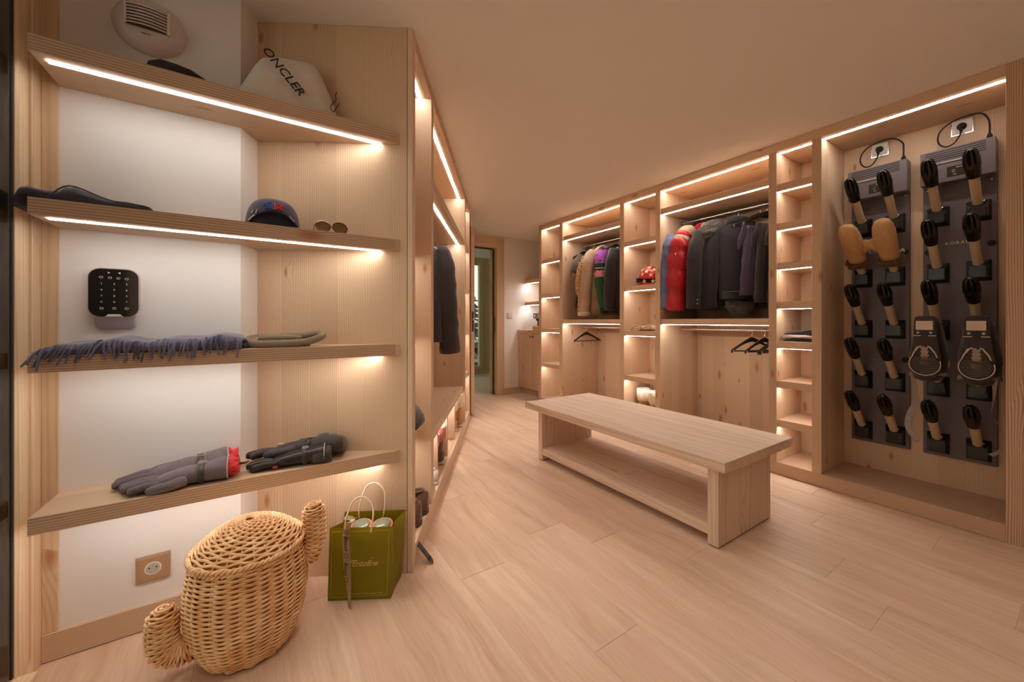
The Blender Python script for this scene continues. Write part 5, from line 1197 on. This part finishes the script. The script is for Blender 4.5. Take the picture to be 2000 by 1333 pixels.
def sweater():
    t = NT('patterned_knit'); tc = t.n('ShaderNodeTexCoord'); sp = t.n('ShaderNodeSeparateXYZ'); t.l(tc.outputs['Object'], sp.inputs[0])
    c = t.ramp(t.math('MULTIPLY', sp.outputs[2], -1.25), [(0.10, srgb(52, 40, 60)), (0.17, srgb(176, 96, 190)), (0.365, srgb(176, 96, 190)), (0.37, srgb(40, 62, 46)), (0.43, srgb(222, 206, 196)), (0.445, srgb(40, 62, 46)), (0.47, srgb(226, 140, 150)), (0.56, srgb(222, 128, 142)), (0.565, srgb(52, 92, 54)), (1.0, srgb(30, 58, 36))])
    t.t.nodes['Color Ramp'].color_ramp.interpolation = 'CONSTANT'
    v = t.n('ShaderNodeTexVoronoi', feature='F1'); v.inputs['Scale'].default_value = 16; t.l(tc.outputs['Object'], v.inputs['Vector'])
    spot = t.ramp(v.outputs['Distance'], [(0.22, 1.0), (0.30, 0.0)])
    gate = t.math('LESS_THAN', t.math('MULTIPLY', sp.outputs[2], -1.25), 0.56)
    t.l(t.mix(t.math('MULTIPLY', spot, t.math('MULTIPLY', gate, 0.8)), c, srgb(52, 36, 54)), t.b.inputs['Base Color']); t.b.inputs['Roughness'].default_value = 0.95
    n = t.noise(tc.outputs['Object'], 160, 2); t.bump(n.outputs[0], 0.5, 0.004)
sweater()
t, add = garment('grey_top', 'plain grey top hanging behind the leopard print blouse', 'top', 'G', RODV, 3.50, RZ_T, -0.25, G2)
add('body', body_loft([(-0.09, 0.04, 0.03, 0, 0), (-0.115, 0.10, 0.04, 0, 0), (-0.15, 0.17, 0.045, 0, 0), (-0.22, 0.19, 0.05, 0, 0), (-0.45, 0.18, 0.05, 0, 0), (-0.60, 0.18, 0.05, 0, 0)], amp=0.004, seed=2), 'top_grey')
add('sleeve', sleeve([(-0.165, 0, -0.15), (-0.225, 0, -0.27), (-0.245, 0.0, -0.36)], [0.045, 0.062, 0.066], amp=0.003), 'top_grey')
t, add = garment('print_blouse', 'tan leopard print blouse hanging left of the beige coat', 'blouse', 'G', RODV, 3.43, RZ_T, -0.25, G2)
add('body', body_loft([(-0.24, 0.045, 0.02, -0.22, 0), (-0.30, 0.03, 0.025, -0.235, 0), (-0.44, 0.062, 0.045, -0.235, 0), (-0.56, 0.070, 0.05, -0.230, 0), (-0.64, 0.045, 0.04, -0.225, 0), (-0.78, 0.052, 0.045, -0.225, 0), (-0.86, 0.045, 0.04, -0.215, 0)], amp=0.008, seed=4), 'leopard')
add('neck_tie', sleeve([(-0.20, -0.01, -0.17), (-0.215, -0.02, -0.26), (-0.19, -0.03, -0.34), (-0.205, -0.03, -0.45)], [0.016, 0.020, 0.018, 0.014], amp=0.003), 'leopard')
add('tie_end', sleeve([(-0.27, 0.0, -0.60), (-0.285, 0, -0.72), (-0.29, 0, -0.82)], [0.008, 0.012, 0.006]), 'leather_black')
t, add = garment('shearling_coat', 'beige shearling coat with pale cuff hanging in the narrower bay', 'coat', 'G', RODV, 3.30, RZ_T, -0.25, G2)
add('body', body_loft(SHN + [(-0.35, 0.20, 0.07, 0, 0), (-0.60, 0.20, 0.07, 0, 0), (-0.88, 0.21, 0.07, 0, 0)], amp=0.003, seed=8), 'shearling')
sv = add('sleeve', sleeve([(-0.16, 0.0, -0.13), (-0.215, 0.0, -0.24), (-0.255, 0.005, -0.55), (-0.275, 0.01, -0.87)], [0.055, 0.072, 0.070, 0.068], amp=0.004, seed=9), 'shearling')
add('cuff', sleeve([(-0.274, 0.01, -0.845), (-0.275, 0.01, -0.87), (-0.276, 0.01, -0.895)], [0.070, 0.080, 0.070]), 'shearling_edge', sv)
add('sleeve', sleeve([(0.18, 0.0, -0.15), (0.23, 0.0, -0.34), (0.235, 0, -0.60), (0.235, 0, -0.86)], [0.055, 0.068, 0.066, 0.062], amp=0.003, seed=3), 'shearling')
add('collar', sleeve([(-0.17, -0.02, -0.20), (-0.12, -0.03, -0.13), (-0.04, -0.02, -0.085), (0.05, 0, -0.10)], [0.030, 0.042, 0.045, 0.035]), 'shearling')
t, add = garment('patterned_sweater', 'purple and green patterned knit sweater in the narrower bay', 'sweater', 'G', RODV, 3.12, RZ_T, -0.30, G2)
add('body', body_loft([(-0.10, 0.05, 0.04, 0, 0), (-0.12, 0.11, 0.05, 0, 0), (-0.16, 0.18, 0.055, 0, 0), (-0.21, 0.20, 0.065, 0, 0), (-0.50, 0.19, 0.075, 0, 0), (-0.80, 0.19, 0.075, 0, 0)], amp=0.004, seed=5), 'patterned_knit')
add('sleeve', sleeve([(-0.15, 0.0, -0.13), (-0.20, 0.0, -0.22), (-0.215, -0.01, -0.50), (-0.18, -0.02, -0.72), (-0.16, -0.02, -0.86)], [0.055, 0.066, 0.062, 0.056, 0.042], amp=0.004, seed=6), 'patterned_knit')
add('sleeve', sleeve([(0.18, 0.0, -0.15), (0.22, 0.0, -0.34), (0.22, 0, -0.60), (0.22, 0, -0.82)], [0.055, 0.062, 0.06, 0.05], amp=0.003, seed=3), 'patterned_knit')
for k in range(9):
    a = k * 0.7; add('pompom_strand', tube([(-0.03, -0.07, -0.14), (-0.03 + 0.035 * math.cos(a), -0.08 - 0.02 * (k % 2), -0.14 + 0.035 * math.sin(a))], 0.005, 5), 'white_cloth_print')
t, add = garment('dark_coat', 'dark brown coat half hidden by the post right of the sweater', 'coat', 'G', RODV, 2.93, RZ_T, -0.30, G2)
add('body', body_loft(SHN + [(-0.35, 0.20, 0.06, 0, 0), (-0.60, 0.20, 0.065, 0, 0), (-0.86, 0.21, 0.065, 0, 0)], amp=0.003, seed=12), 'coat_charcoal')
add('sleeve', sleeve([(-0.185, 0.0, -0.16), (-0.235, 0, -0.34), (-0.25, 0, -0.60), (-0.25, 0, -0.84)], [0.055, 0.062, 0.06, 0.054], amp=0.003, seed=2), 'coat_charcoal')
add('sleeve', sleeve([(0.185, 0.0, -0.16), (0.23, 0, -0.34), (0.235, 0, -0.60), (0.235, 0, -0.84)], [0.055, 0.062, 0.06, 0.054], amp=0.003, seed=2), 'coat_charcoal')
# --- left wardrobe, frame L: shoulder axis along q, near end toward +q
fabric('jacket_brown', srgb(62, 54, 54), srgb(44, 38, 38), 160, 0.3)
LR = (-0.70, 1.80)
GL = 'hangers in the left wardrobe'
make_hanger('L', LR[0], 3.02, LR[1], math.pi, 'black hanger inside the dark jacket of the left wardrobe', GL)
make_hanger('L', LR[0], 3.46, LR[1], math.pi - 0.1, 'nearer empty black hanger beyond the dark jacket on the left', GL)
make_hanger('L', LR[0], 3.60, LR[1], math.pi + 0.05, 'farther empty black hanger beyond the dark jacket on the left', GL)
t, add = garment('dark_jacket', 'dark grey jacket with collar hanging in the left wardrobe', 'jacket', 'L', LR[0], 3.02, LR[1], math.pi)
add('body', body_loft(SHN + [(-0.35, 0.205, 0.06, 0, 0), (-0.60, 0.205, 0.065, 0, 0), (-0.86, 0.21, 0.065, 0, 0)], amp=0.004, seed=1), 'jacket_brown')
sv = add('sleeve', sleeve([(-0.185, 0.0, -0.135), (-0.232, -0.01, -0.25), (-0.245, -0.04, -0.60), (-0.255, -0.08, -0.93)], [0.05, 0.066, 0.075, 0.080], amp=0.004, seed=2), 'jacket_brown')
add('cuff', sleeve([(-0.254, -0.077, -0.90), (-0.256, -0.083, -0.945)], [0.084, 0.082]), 'jacket_brown', sv)
add('cuff_tab', box(-0.30, -0.22, -0.17, -0.165, -0.915, -0.907), 'white_cloth_print', sv, False)
add('sleeve', sleeve([(0.185, 0.0, -0.16), (0.235, 0, -0.34), (0.24, 0, -0.60), (0.24, 0, -0.88)], [0.055, 0.062, 0.06, 0.054], amp=0.003, seed=2), 'jacket_brown')
add('lapel', sheet(lambda s, q: Vector((-0.10 - 0.13 * q * (1 - s * 0.2), -0.068 - 0.012 * math.sin(3 * s), -0.13 - 0.34 * s + 0.04 * q)), 8, 4, 0.006), 'jacket_brown')

# ================================================================== SMALL THINGS IN THE RIGHT WARDROBE
# helmet with stars
plain('helmet_red', srgb(196, 24, 32), 0.3); plain('star_cream', srgb(240, 214, 180), 0.5)
HC = Vector((3.225, 2.520, 1.458)); HR = (0.115, 0.135, 0.185)
hm = thing('ski_helmet', 'red ski helmet with cream stars and black strap on a lit shelf', 'helmet', 'G', tuple(HC))
def hpt(a, e, k=1.0):   # azimuth, elevation
    ee = max(-1.0, e); return HC + Vector((HR[0] * k * math.cos(e) * math.cos(a), HR[1] * k * math.cos(e) * math.sin(a), 0.045 + (HR[2] - 0.03) * k * math.sin(e)))
part('shell', loft([[hpt(2 * math.pi * k / 32, e) if e > -0.25 else HC + Vector((HR[0] * 0.93 * math.cos(2 * math.pi * k / 32), HR[1] * 0.93 * math.sin(2 * math.pi * k / 32), 0.001)) for k in range(32)] for e in (-0.3, -0.2, 0.0, 0.2, 0.4, 0.6, 0.8, 1.0, 1.2, 1.4, 1.54)]), 'helmet_red', hm, smooth=True)
stars = [(3.35, 0.62), (3.75, 0.35), (4.10, 0.75), (3.55, 1.0), (4.45, 0.42), (3.0, 0.45), (2.7, 0.8), (4.8, 0.75), (3.25, -0.05), (3.9, -0.06), (4.5, -0.05), (2.3, 0.4), (5.2, 0.4), (1.5, 0.5), (0.6, 0.6)]
for a, e in stars:
    c = hpt(a, e, 1.006); n = Vector((math.cos(e) * math.cos(a) / HR[0], math.cos(e) * math.sin(a) / HR[1], math.sin(e) / (HR[2] - 0.03))).normalized()
    x_ = Vector((0, 0, 1)).cross(n).normalized(); y_ = n.cross(x_)
    poly = [((0.026 if k % 2 == 0 else 0.010) * math.sin(math.pi * k / 5), (0.026 if k % 2 == 0 else 0.010) * math.cos(math.pi * k / 5)) for k in range(10)]
    part('star', xf(prism(poly, -0.004, 0.003), basis(c, x_, y_, n)), 'star_cream', hm)
band = []
for k in range(40):
    a = 2 * math.pi * k / 40; e = 0.08 + 0.12 * math.sin(a + 0.6); band.append((a, e))
bm = B(); up = [bm.verts.new(hpt(a, e + 0.13, 1.03)) for a, e in band]; dn = [bm.verts.new(hpt(a, e - 0.10, 1.03)) for a, e in band]
for i in range(40): bm.faces.new((up[i], up[(i + 1) % 40], dn[(i + 1) % 40], dn[i]))
bmesh.ops.solidify(bm, geom=bm.faces[:], thickness=0.004); part('goggle_strap', bm, 'rubber', hm, smooth=True)
part('strap_clip', box(HC.x - 0.135, HC.x - 0.118, HC.y + 0.03, HC.y + 0.07, HC.z + 0.03, HC.z + 0.075, 0.003), 'rubber', hm)
# cream knitted item with looped cord
fabric('cream_knit', srgb(226, 200, 172), srgb(190, 160, 132), 90, 0.9)
kn = thing('knitted_snood', 'cream knitted snood with looped cord on the shelf below the helmet', 'snood', 'G', (3.16, 2.53, 1.004))
part('knit_roll', blob([(2.665, 3.16, 1.022, 0.020, 0.014), (2.645, 3.16, 1.026, 0.045, 0.022), (2.58, 3.16, 1.030, 0.060, 0.026), (2.50, 3.16, 1.033, 0.062, 0.029), (2.42, 3.16, 1.032, 0.055, 0.027), (2.38, 3.16, 1.026, 0.03, 0.02)], 16) if False else loft([sup(3.16, y, z, a, b, 16, 2.2, 'y') for y, z, a, b in ((2.665, 1.020, 0.020, 0.013), (2.645, 1.024, 0.045, 0.019), (2.58, 1.029, 0.060, 0.024), (2.50, 1.032, 0.062, 0.027), (2.42, 1.031, 0.055, 0.026), (2.38, 1.026, 0.03, 0.02))]), 'cream_knit', kn, smooth=True)
part('cord_loop', tube(catmull([(3.085, 2.65, 1.012), (3.088, 2.62, 1.045), (3.095, 2.57, 1.060), (3.09, 2.53, 1.045), (3.084, 2.55, 1.018), (3.083, 2.60, 1.011)], 5, True), 0.007, 8, closed=True), 'cream_knit', kn, smooth=True)
part('cord_loop', tube(catmull([(3.09, 2.50, 1.03), (3.10, 2.46, 1.058), (3.10, 2.42, 1.050), (3.09, 2.44, 1.025)], 5, True), 0.007, 8, closed=True), 'cream_knit', kn, smooth=True)
# cream fleece boots
fabric('fleece', srgb(240, 226, 204), srgb(214, 194, 168), 110, 0.8)
fabric('suede_tan', srgb(198, 148, 98), srgb(168, 118, 74), 160, 0.3)
def fleece_boot(frame, x, y, z, yaw, lab, group, tall=0.25, lean=0.0, body='suede_tan', cuff='fleece'):
    """toe toward local -x"""
    t = thing('winter_boot', lab, 'boot', frame, (x, y, z), group, rz=yaw)
    def add(nm, bm, m, par=t, sm=True): return mesh_obj(nm, bm, m, par, sm)
    add('sole', loft([sup(xx, 0, 0.012, a, 0.012, 14, 3, 'x') for xx, a in ((-0.165, 0.012), (-0.155, 0.034), (-0.10, 0.046), (-0.02, 0.040), (0.05, 0.040), (0.085, 0.032), (0.092, 0.012))]), 'shearling_edge')
    add('foot', blob([(-0.158, 0, 0.040, 0.018, 0.016), (-0.145, 0, 0.046, 0.036, 0.026), (-0.09, 0, 0.055, 0.044, 0.034), (-0.03, 0, 0.066, 0.044, 0.046), (0.03, 0, 0.066, 0.042, 0.046), (0.075, 0, 0.060, 0.036, 0.040), (0.086, 0, 0.055, 0.02, 0.03)], 16), body)
    sh = add('shaft', loft([sup(0.028 + lean * s, 0, 0.07 + s, a, a * 0.95, 18, 2.1, 'z') for s, a in ((0.0, 0.048), (0.06, 0.052), (tall * 0.6, 0.056), (tall * 0.72, 0.057))]), body)
    add('cuff', loft([sup(0.028 + lean * s, 0, 0.07 + s, a, a * 0.95, 20, 2.1, 'z') for s, a in ((tall * 0.5, 0.058), (tall * 0.56, 0.068), (tall * 0.8, 0.072), (tall, 0.070), (tall * 1.02, 0.060), (tall * 0.95, 0.048), (tall * 0.7, 0.044))], cap=False), cuff, sh)
    add('lace', tube(catmull([(-0.03, -0.03, 0.10), (-0.05, -0.055, 0.085), (-0.075, -0.05, 0.06)], 4), 0.006, 6), cuff)
    return t
fleece_boot('G', 3.205, 2.60, 0.0885, 0.25, 'cream fleece boot standing upright in the lowest niche', 'cream fleece boots', 0.25, -0.05)
fleece_boot('G', 3.200, 2.43, 0.0885, 0.05, 'cream fleece boot beside the post, its open cuff tipping forward', 'cream fleece boots', 0.25, -0.28)
# folded clothes on a shelf of the narrow shelf column
fabric('cloth_plum', srgb(78, 64, 70), srgb(56, 44, 50), 200, 0.3); fabric('cloth_white', srgb(232, 222, 216), srgb(206, 194, 188), 200, 0.2); fabric('cloth_dark', srgb(60, 48, 48), srgb(40, 32, 32), 200, 0.3)
def folded(lab, z0, z1, v0, v1, u0, u1, m, tilt=0.0, seed=1):
    zc = (z0 + z1) / 2; hz = (z1 - z0) / 2; r = random.Random(seed)
    t = thing('folded_garment', lab, 'clothes', 'G', ((v0 + v1) / 2, (u0 + u1) / 2, z0), 'folded clothes on the narrow shelves')
    rings = []
    for i in range(9):
        f = i / 8; y = u1 + (u0 - u1) * f; k = min(1, 0.25 + 3 * min(f, 1 - f)); dz = tilt * f
        rings.append([Vector((v0 + (v1 - v0) * s + r.uniform(-0.003, 0.003), y, z0 + (zz * (hz * 2) * (k if zz else 1)) + dz * zz + r.uniform(0, 0.002))) for s, zz in ((0.03, 0), (0, 0.3), (0.0, 0.7), (0.05, 1), (0.5, 1.06), (0.95, 1), (1, 0.5), (0.97, 0))])
    part('fold', loft(rings), m, t, smooth=True)
    part('fold_edge', tube([(v0 - 0.002, u1 - 0.015, zc), (v0 - 0.004, (u0 + u1) / 2, zc + tilt * 0.4), (v0 - 0.002, u0 + 0.01, zc + tilt * 0.9)], hz * 0.45, 6), m, t, smooth=True)
folded('dark folded garment at the bottom of the small pile', 0.957, 0.977, 3.11, 3.37, 1.072, 1.268, 'cloth_dark', 0.0, 2)
folded('white folded garment in the middle of the small pile', 0.980, 1.004, 3.10, 3.36, 1.072, 1.272, 'cloth_white', 0.0, 3)
folded('plum folded garment on top of the small pile', 1.007, 1.020, 3.11, 3.36, 1.072, 1.262, 'cloth_plum', 0.030, 4)

# ================================================================== SHOES IN THE LEFT WARDROBE (frame L: x = q, y = p)
fabric('suede_brown', srgb(120, 84, 62), srgb(92, 62, 46), 220, 0.3, rough=0.75)
plain('sneaker_grey', srgb(196, 188, 182), 0.5); plain('sneaker_white', srgb(238, 230, 226), 0.5); plain('shoe_inside', srgb(92, 66, 50), 0.8); plain('sole_brown', srgb(86, 60, 44), 0.6)
def low_shoe(x, y, z, yaw, lab, group, up, sole, inside, hgt=0.085, k=1.0):
    """heel toward local +x"""
    t = thing('shoe', lab, 'shoe', 'L', (x, y, z), group, rz=yaw)
    S = Matrix.Diagonal((k, k, k, 1))
    def add(nm, bm, m, par=t, sm=True): return mesh_obj(nm, xf(bm, S), m, par, sm)
    add('sole', loft([sup(xx, 0, 0.012, a, 0.012, 14, 3.2, 'x') for xx, a in ((-0.150, 0.012), (-0.14, 0.034), (-0.08, 0.047), (0.0, 0.038), (0.08, 0.038), (0.125, 0.034), (0.135, 0.012))]), sole, sm='auto')
    u_ = add('upper', loft([[Vector((xx, a * math.copysign(abs(math.cos(q)) ** 0.8, math.cos(q)), zb + (h if math.sin(q) > 0 else 0.0) * abs(math.sin(q)))) for q in [2 * math.pi * j / 18 for j in range(18)]] for xx, a, zb, h in ((-0.142, 0.012, 0.022, 0.014), (-0.132, 0.032, 0.022, 0.030), (-0.08, 0.045, 0.022, 0.045), (-0.02, 0.040, 0.022, hgt * 0.78), (0.04, 0.037, 0.022, hgt * 0.80), (0.10, 0.036, 0.022, hgt), (0.126, 0.030, 0.022, hgt), (0.133, 0.016, 0.022, hgt * 0.9))]), up)
    op = [(0.048 + 0.062 * math.cos(q), 0.027 * math.sin(q), hgt * 0.98 + 0.020 + 0.010 * math.cos(q)) for q in [2 * math.pi * j / 20 for j in range(20)]]
    bm = B(); bm.faces.new([bm.verts.new(p) for p in op]); bmesh.ops.solidify(bm, geom=bm.faces[:], thickness=0.003); add('opening', bm, inside, u_, False)
    add('collar', tube([Vector(p) + Vector((0, 0, 0.001)) for p in op], 0.005, 7, closed=True), up, u_)
    return t
ZB = 0.0998
low_shoe(-0.538, 2.035, ZB, 0.05, 'brown suede shoe, farther of the pair in the first niche', 'brown suede shoes', 'suede_brown', 'sole_brown', 'shoe_inside', 0.092)
low_shoe(-0.548, 1.925, ZB, -0.02, 'brown suede shoe, nearer of the pair in the first niche', 'brown suede shoes', 'suede_brown', 'sole_brown', 'shoe_inside', 0.092)
low_shoe(-0.548, 2.395, ZB, 0.10, 'white and grey trainer, farther of the pair below the seat', 'grey trainers', 'sneaker_grey', 'sneaker_white', 'sneaker_white', 0.06)
low_shoe(-0.552, 2.285, ZB, 0.0, 'white and grey trainer, nearer of the pair below the seat', 'grey trainers', 'sneaker_grey', 'sneaker_white', 'sneaker_white', 0.06)
def tall_boot(y, x, lab):
    t = fleece_boot('L', x, y, ZB, math.pi, lab, 'brown lace boots', 0.20, 0.0, 'suede_brown', 'suede_brown'); return t
fleece_boot('L', -0.520, 2.735, ZB, 0.0, 'brown suede ankle boot, farther of two below the seat', 'brown ankle boots', 0.19, 0.02, 'suede_brown', 'puffer_pink')
fleece_boot('L', -0.545, 2.610, ZB, 0.0, 'brown suede ankle boot, nearer of two below the seat', 'brown ankle boots', 0.17, 0.02, 'suede_brown', 'puffer_pink')
fleece_boot('L', -0.500, 3.700, ZB, 0.0, 'tan boot with white fleece cuff, nearest the far post below the seat', 'tan fleece boots', 0.23, 0.0)
fleece_boot('L', -0.530, 3.540, ZB, 0.0, 'tan boot with white fleece cuff, farther back below the seat', 'tan fleece boots', 0.23, 0.0)
# grey garment with cream lining sticking out of the tall niche
fabric('denim_grey', srgb(112, 104, 100), srgb(70, 64, 62), 90, 0.9)
gg = thing('knitted_mitt', 'grey knitted mitt with cream lining poking out of the tall niche', 'mitt', 'L', (-0.50, 2.00, 0.505))
part('lining', loft([sup(-0.505 + 0.028 * s, 2.00, 0.640 - 0.115 * s, 0.050, 0.016, 14, 2.4, 'y') if False else [Vector((-0.56 + 0.105 * s + a * math.cos(q) * 0.028, 2.00 + 0.055 * math.sin(q), 0.690 - 0.150 * s + a * math.cos(q) * 0.018)) for q in [2 * math.pi * j / 16 for j in range(16)]] for s, a in ((0.0, 0.5), (0.15, 1.0), (0.85, 1.1), (1.0, 0.7))]), 'fleece', gg, smooth=True)
part('knit_shell', loft([[Vector((-0.545 + 0.115 * s + 0.030 * a * math.cos(q), 2.00 + 0.060 * math.sin(q), 0.700 - 0.135 * s + 0.026 * a * math.cos(q))) for q in [2 * math.pi * j / 16 for j in range(16)]] for s, a in ((0.0, 0.5), (0.15, 1.0), (0.5, 1.25), (0.8, 1.1), (0.97, 0.5))]), 'denim_grey', gg, smooth=True)
part('trim_band', loft([[Vector((-0.552 + 0.108 * s + 0.030 * a * math.cos(q), 2.00 - 0.010 + 0.058 * math.sin(q), 0.690 - 0.146 * s + 0.020 * a * math.cos(q))) for q in [2 * math.pi * j / 16 for j in range(16)]] for s, a in ((0.1, 0.7), (0.3, 1.0), (0.8, 1.0), (0.93, 0.6))]), 'rubber', gg, smooth=True)
# dark leather shoehorn over the plinth
sh_ = thing('shoehorn', 'dark leather shoehorn with brown tip leaning over the plinth by the end panel', 'shoehorn', 'L', (-0.40, 1.80, 0.0))
part('blade', sheet(lambda s, t: Vector((-0.455 + 0.110 * s, 1.830 + (t - 0.5) * 0.036 - 0.05 * s, 0.122 - 0.105 * s - 0.010 * math.cos((t - 0.5) * 2.6))), 10, 6, 0.003), 'leather_black', sh_, smooth=True)
part('tip', sheet(lambda s, t: Vector((-0.345 + 0.014 * s, 1.780 + (t - 0.5) * 0.036 * (1 - 0.5 * s) - 0.006 * s, 0.017 - 0.013 * s - 0.010 * math.cos((t - 0.5) * 2.6) + 0.006)), 4, 6, 0.003), 'sole_brown', sh_, smooth=True)
part('emblem', tube([(-0.440, 1.806, 0.108), (-0.432, 1.803, 0.101)], 0.005, 6), 'silver_grey', sh_)

# ================================================================== FAR CORNER: CUPBOARD, WALL SHELVES, COFFEE MACHINE, SWITCH
cbd = thing('cupboard', 'low spruce cupboard with worktop in the far corner beyond the wardrobe', 'cupboard', 'G', (3.45, 4.6, 0))
part('carcass', box(3.262, 3.668, 4.196, 5.018, 0.09, 0.921, 0.001), 'spruce_z', cbd)
part('toe_kick', box(3.30, 3.668, 4.196, 5.018, 0.001, 0.0895), 'spruce_edge_y', cbd)
for a, b in ((4.285, 4.645), (4.649, 5.010)):
    dd = part('cupboard_door', box(3.243, 3.2615, a, b, 0.098, 0.915, 0.0015), 'spruce_z', cbd)
    yk = a + 0.035 if a > 4.5 else b - 0.035
    part('finger_hole', tube([(3.2432, a + 0.03 if a > 4.5 else b - 0.03, 0.872), (3.2405, a + 0.03 if a > 4.5 else b - 0.03, 0.872)], 0.016, 14), 'brass_dark', dd)
part('side_stile', box(3.243, 3.2615, 4.197, 4.281, 0.001, 0.915, 0.0015), 'spruce_z', cbd)
part('stile_knob', tube([(3.2428, 4.25, 0.872), (3.239, 4.25, 0.872)], 0.013, 12), 'brass_dark', cbd)
part('worktop', box(3.232, 3.668, 4.196, 5.0185, 0.922, 0.969, 0.001), 'spruce_y', cbd)
for z, lb in ((1.738, 'upper lit spruce wall shelf above the far cupboard'), (1.398, 'lower lit spruce wall shelf above the far cupboard')):
    s = thing('wall_shelf', lb, 'shelf', 'G', (3.5, 4.6, z - 0.05))
    part('board', box(3.372, 3.668, 4.196, 5.0185, z - 0.05, z, 0.001), 'spruce_y', s)
    led(s, 3.395, 3.415, 4.22, 5.00, z - 0.05)
plain('machine_grey', srgb(132, 124, 124), 0.35, 0.3); plain('box_orange', srgb(240, 176, 60), 0.5)
cm = thing('coffee_machine', 'black and grey capsule coffee machine on the far worktop', 'coffee machine', 'G', (3.48, 4.72, 0.9695))
part('base', box(3.37, 3.60, 4.66, 4.80, 0.9697, 0.985, 0.004), 'black', cm)
part('body', box(3.45, 3.62, 4.655, 4.80, 0.985, 1.21, 0.008), 'black', cm)
part('head', box(3.36, 3.62, 4.665, 4.79, 1.14, 1.235, 0.012), 'machine_grey', cm)
part('spout', tube([(3.40, 4.727, 1.14), (3.40, 4.727, 1.11)], [0.022, 0.016], 12), 'black', cm, smooth='auto')
part('brew_button', tube([(3.36, 4.727, 1.185), (3.352, 4.727, 1.185)], 0.022, 16), 'chrome', cm, smooth='auto')
part('lever', box(3.38, 3.56, 4.70, 4.755, 1.236, 1.248, 0.003), 'machine_grey', cm)
part('water_tank', box(3.40, 3.60, 4.50, 4.652, 0.9697, 1.20, 0.006), 'machine_grey', cm)
part('drip_cup', tube([(3.385, 4.727, 0.9855), (3.385, 4.727, 1.025)], [0.022, 0.028], 14), 'ink', cm, smooth='auto')
cbx = thing('capsule_box', 'orange cardboard box in front of the coffee machine', 'box', 'G', (3.30, 4.55, 0.9695))
part('carton', box(3.255, 3.36, 4.40, 4.640, 0.9697, 1.020, 0.002), 'box_orange', cbx)
part('carton_lid', box(3.253, 3.362, 4.398, 4.642, 1.0202, 1.026, 0.001), 'box_orange', cbx)
sw = thing('light_switch', 'small square metal light switch beside the doorway', 'switch', 'G', (3.09, FU, 1.145))
part('frame', box(3.047, 3.133, FU - 0.010, FU - 0.0005, 1.145, 1.231, 0.001), 'nickel', sw)
part('rocker', box(3.060, 3.120, FU - 0.014, FU - 0.0102, 1.158, 1.218, 0.001), 'white_plastic', sw)
part('toggle', tube([(3.075, FU - 0.014, 1.19), (3.075, FU - 0.024, 1.182)], 0.006, 8), 'chrome', sw, smooth='auto')

# ================================================================== OUTDOORS BEYOND THE FAR WINDOW
plain('snow', srgb(240, 244, 248), 0.8); fabric('spruce_needles', srgb(52, 66, 50), srgb(26, 36, 28), 12, 0.0, big=4); plain('bark', srgb(64, 52, 44), 0.9)
sn = struct('ground_snow', sheet(lambda s, t: Vector((-8 + 34 * s, 7.45 + 30 * t, -0.9 + 2.4 * t ** 1.5 + 0.25 * math.sin(9 * s) * t)), 24, 16), 'snow', smooth=True)
rnd = random.Random(21)
def snowy_tree(v, u, z, h, lab):
    t = thing('spruce_tree', lab, 'tree', 'G', (v, u, z), 'snowy trees outside the window')
    part('trunk', tube([(v, u, z), (v, u, z + h * 0.95)], [0.035 * h, 0.008], 8), 'bark', t)
    for i in range(9):
        f = i / 8; r = h * 0.23 * (1 - f) + 0.08; zz = z + h * (0.16 + 0.80 * f)
        rings = [[Vector((v + rr * (1 + 0.28 * ((k % 2) * 2 - 1)) * math.cos(2 * math.pi * k / 16 + i), u + rr * (1 + 0.28 * ((k % 2) * 2 - 1)) * math.sin(2 * math.pi * k / 16 + i), zz + dz)) for k in range(16)] for rr, dz in ((r, -h * 0.055), (r * 0.5, 0.0), (0.03, h * 0.07))]
        br = part('branch_tier', loft(rings), 'spruce_needles', t)
        rings = [[p + Vector((0, 0, 0.05)) for p in ring] for ring in [[Vector((v + (q.x - v) * 0.72, u + (q.y - u) * 0.72, q.z + 0.02)) for q in ring] for ring in rings[:2]]]
        if i % 2 == 0: part('snow_cap', loft(rings), 'snow', br)
snowy_tree(5.10, 10.6, -0.55, 2.9, 'nearest snowy spruce tree outside the far window')
snowy_tree(4.10, 12.5, -0.35, 3.6, 'middle snowy spruce tree outside the far window')
snowy_tree(6.9, 15.5, 0.1, 4.6, 'farthest snowy spruce tree outside the far window')
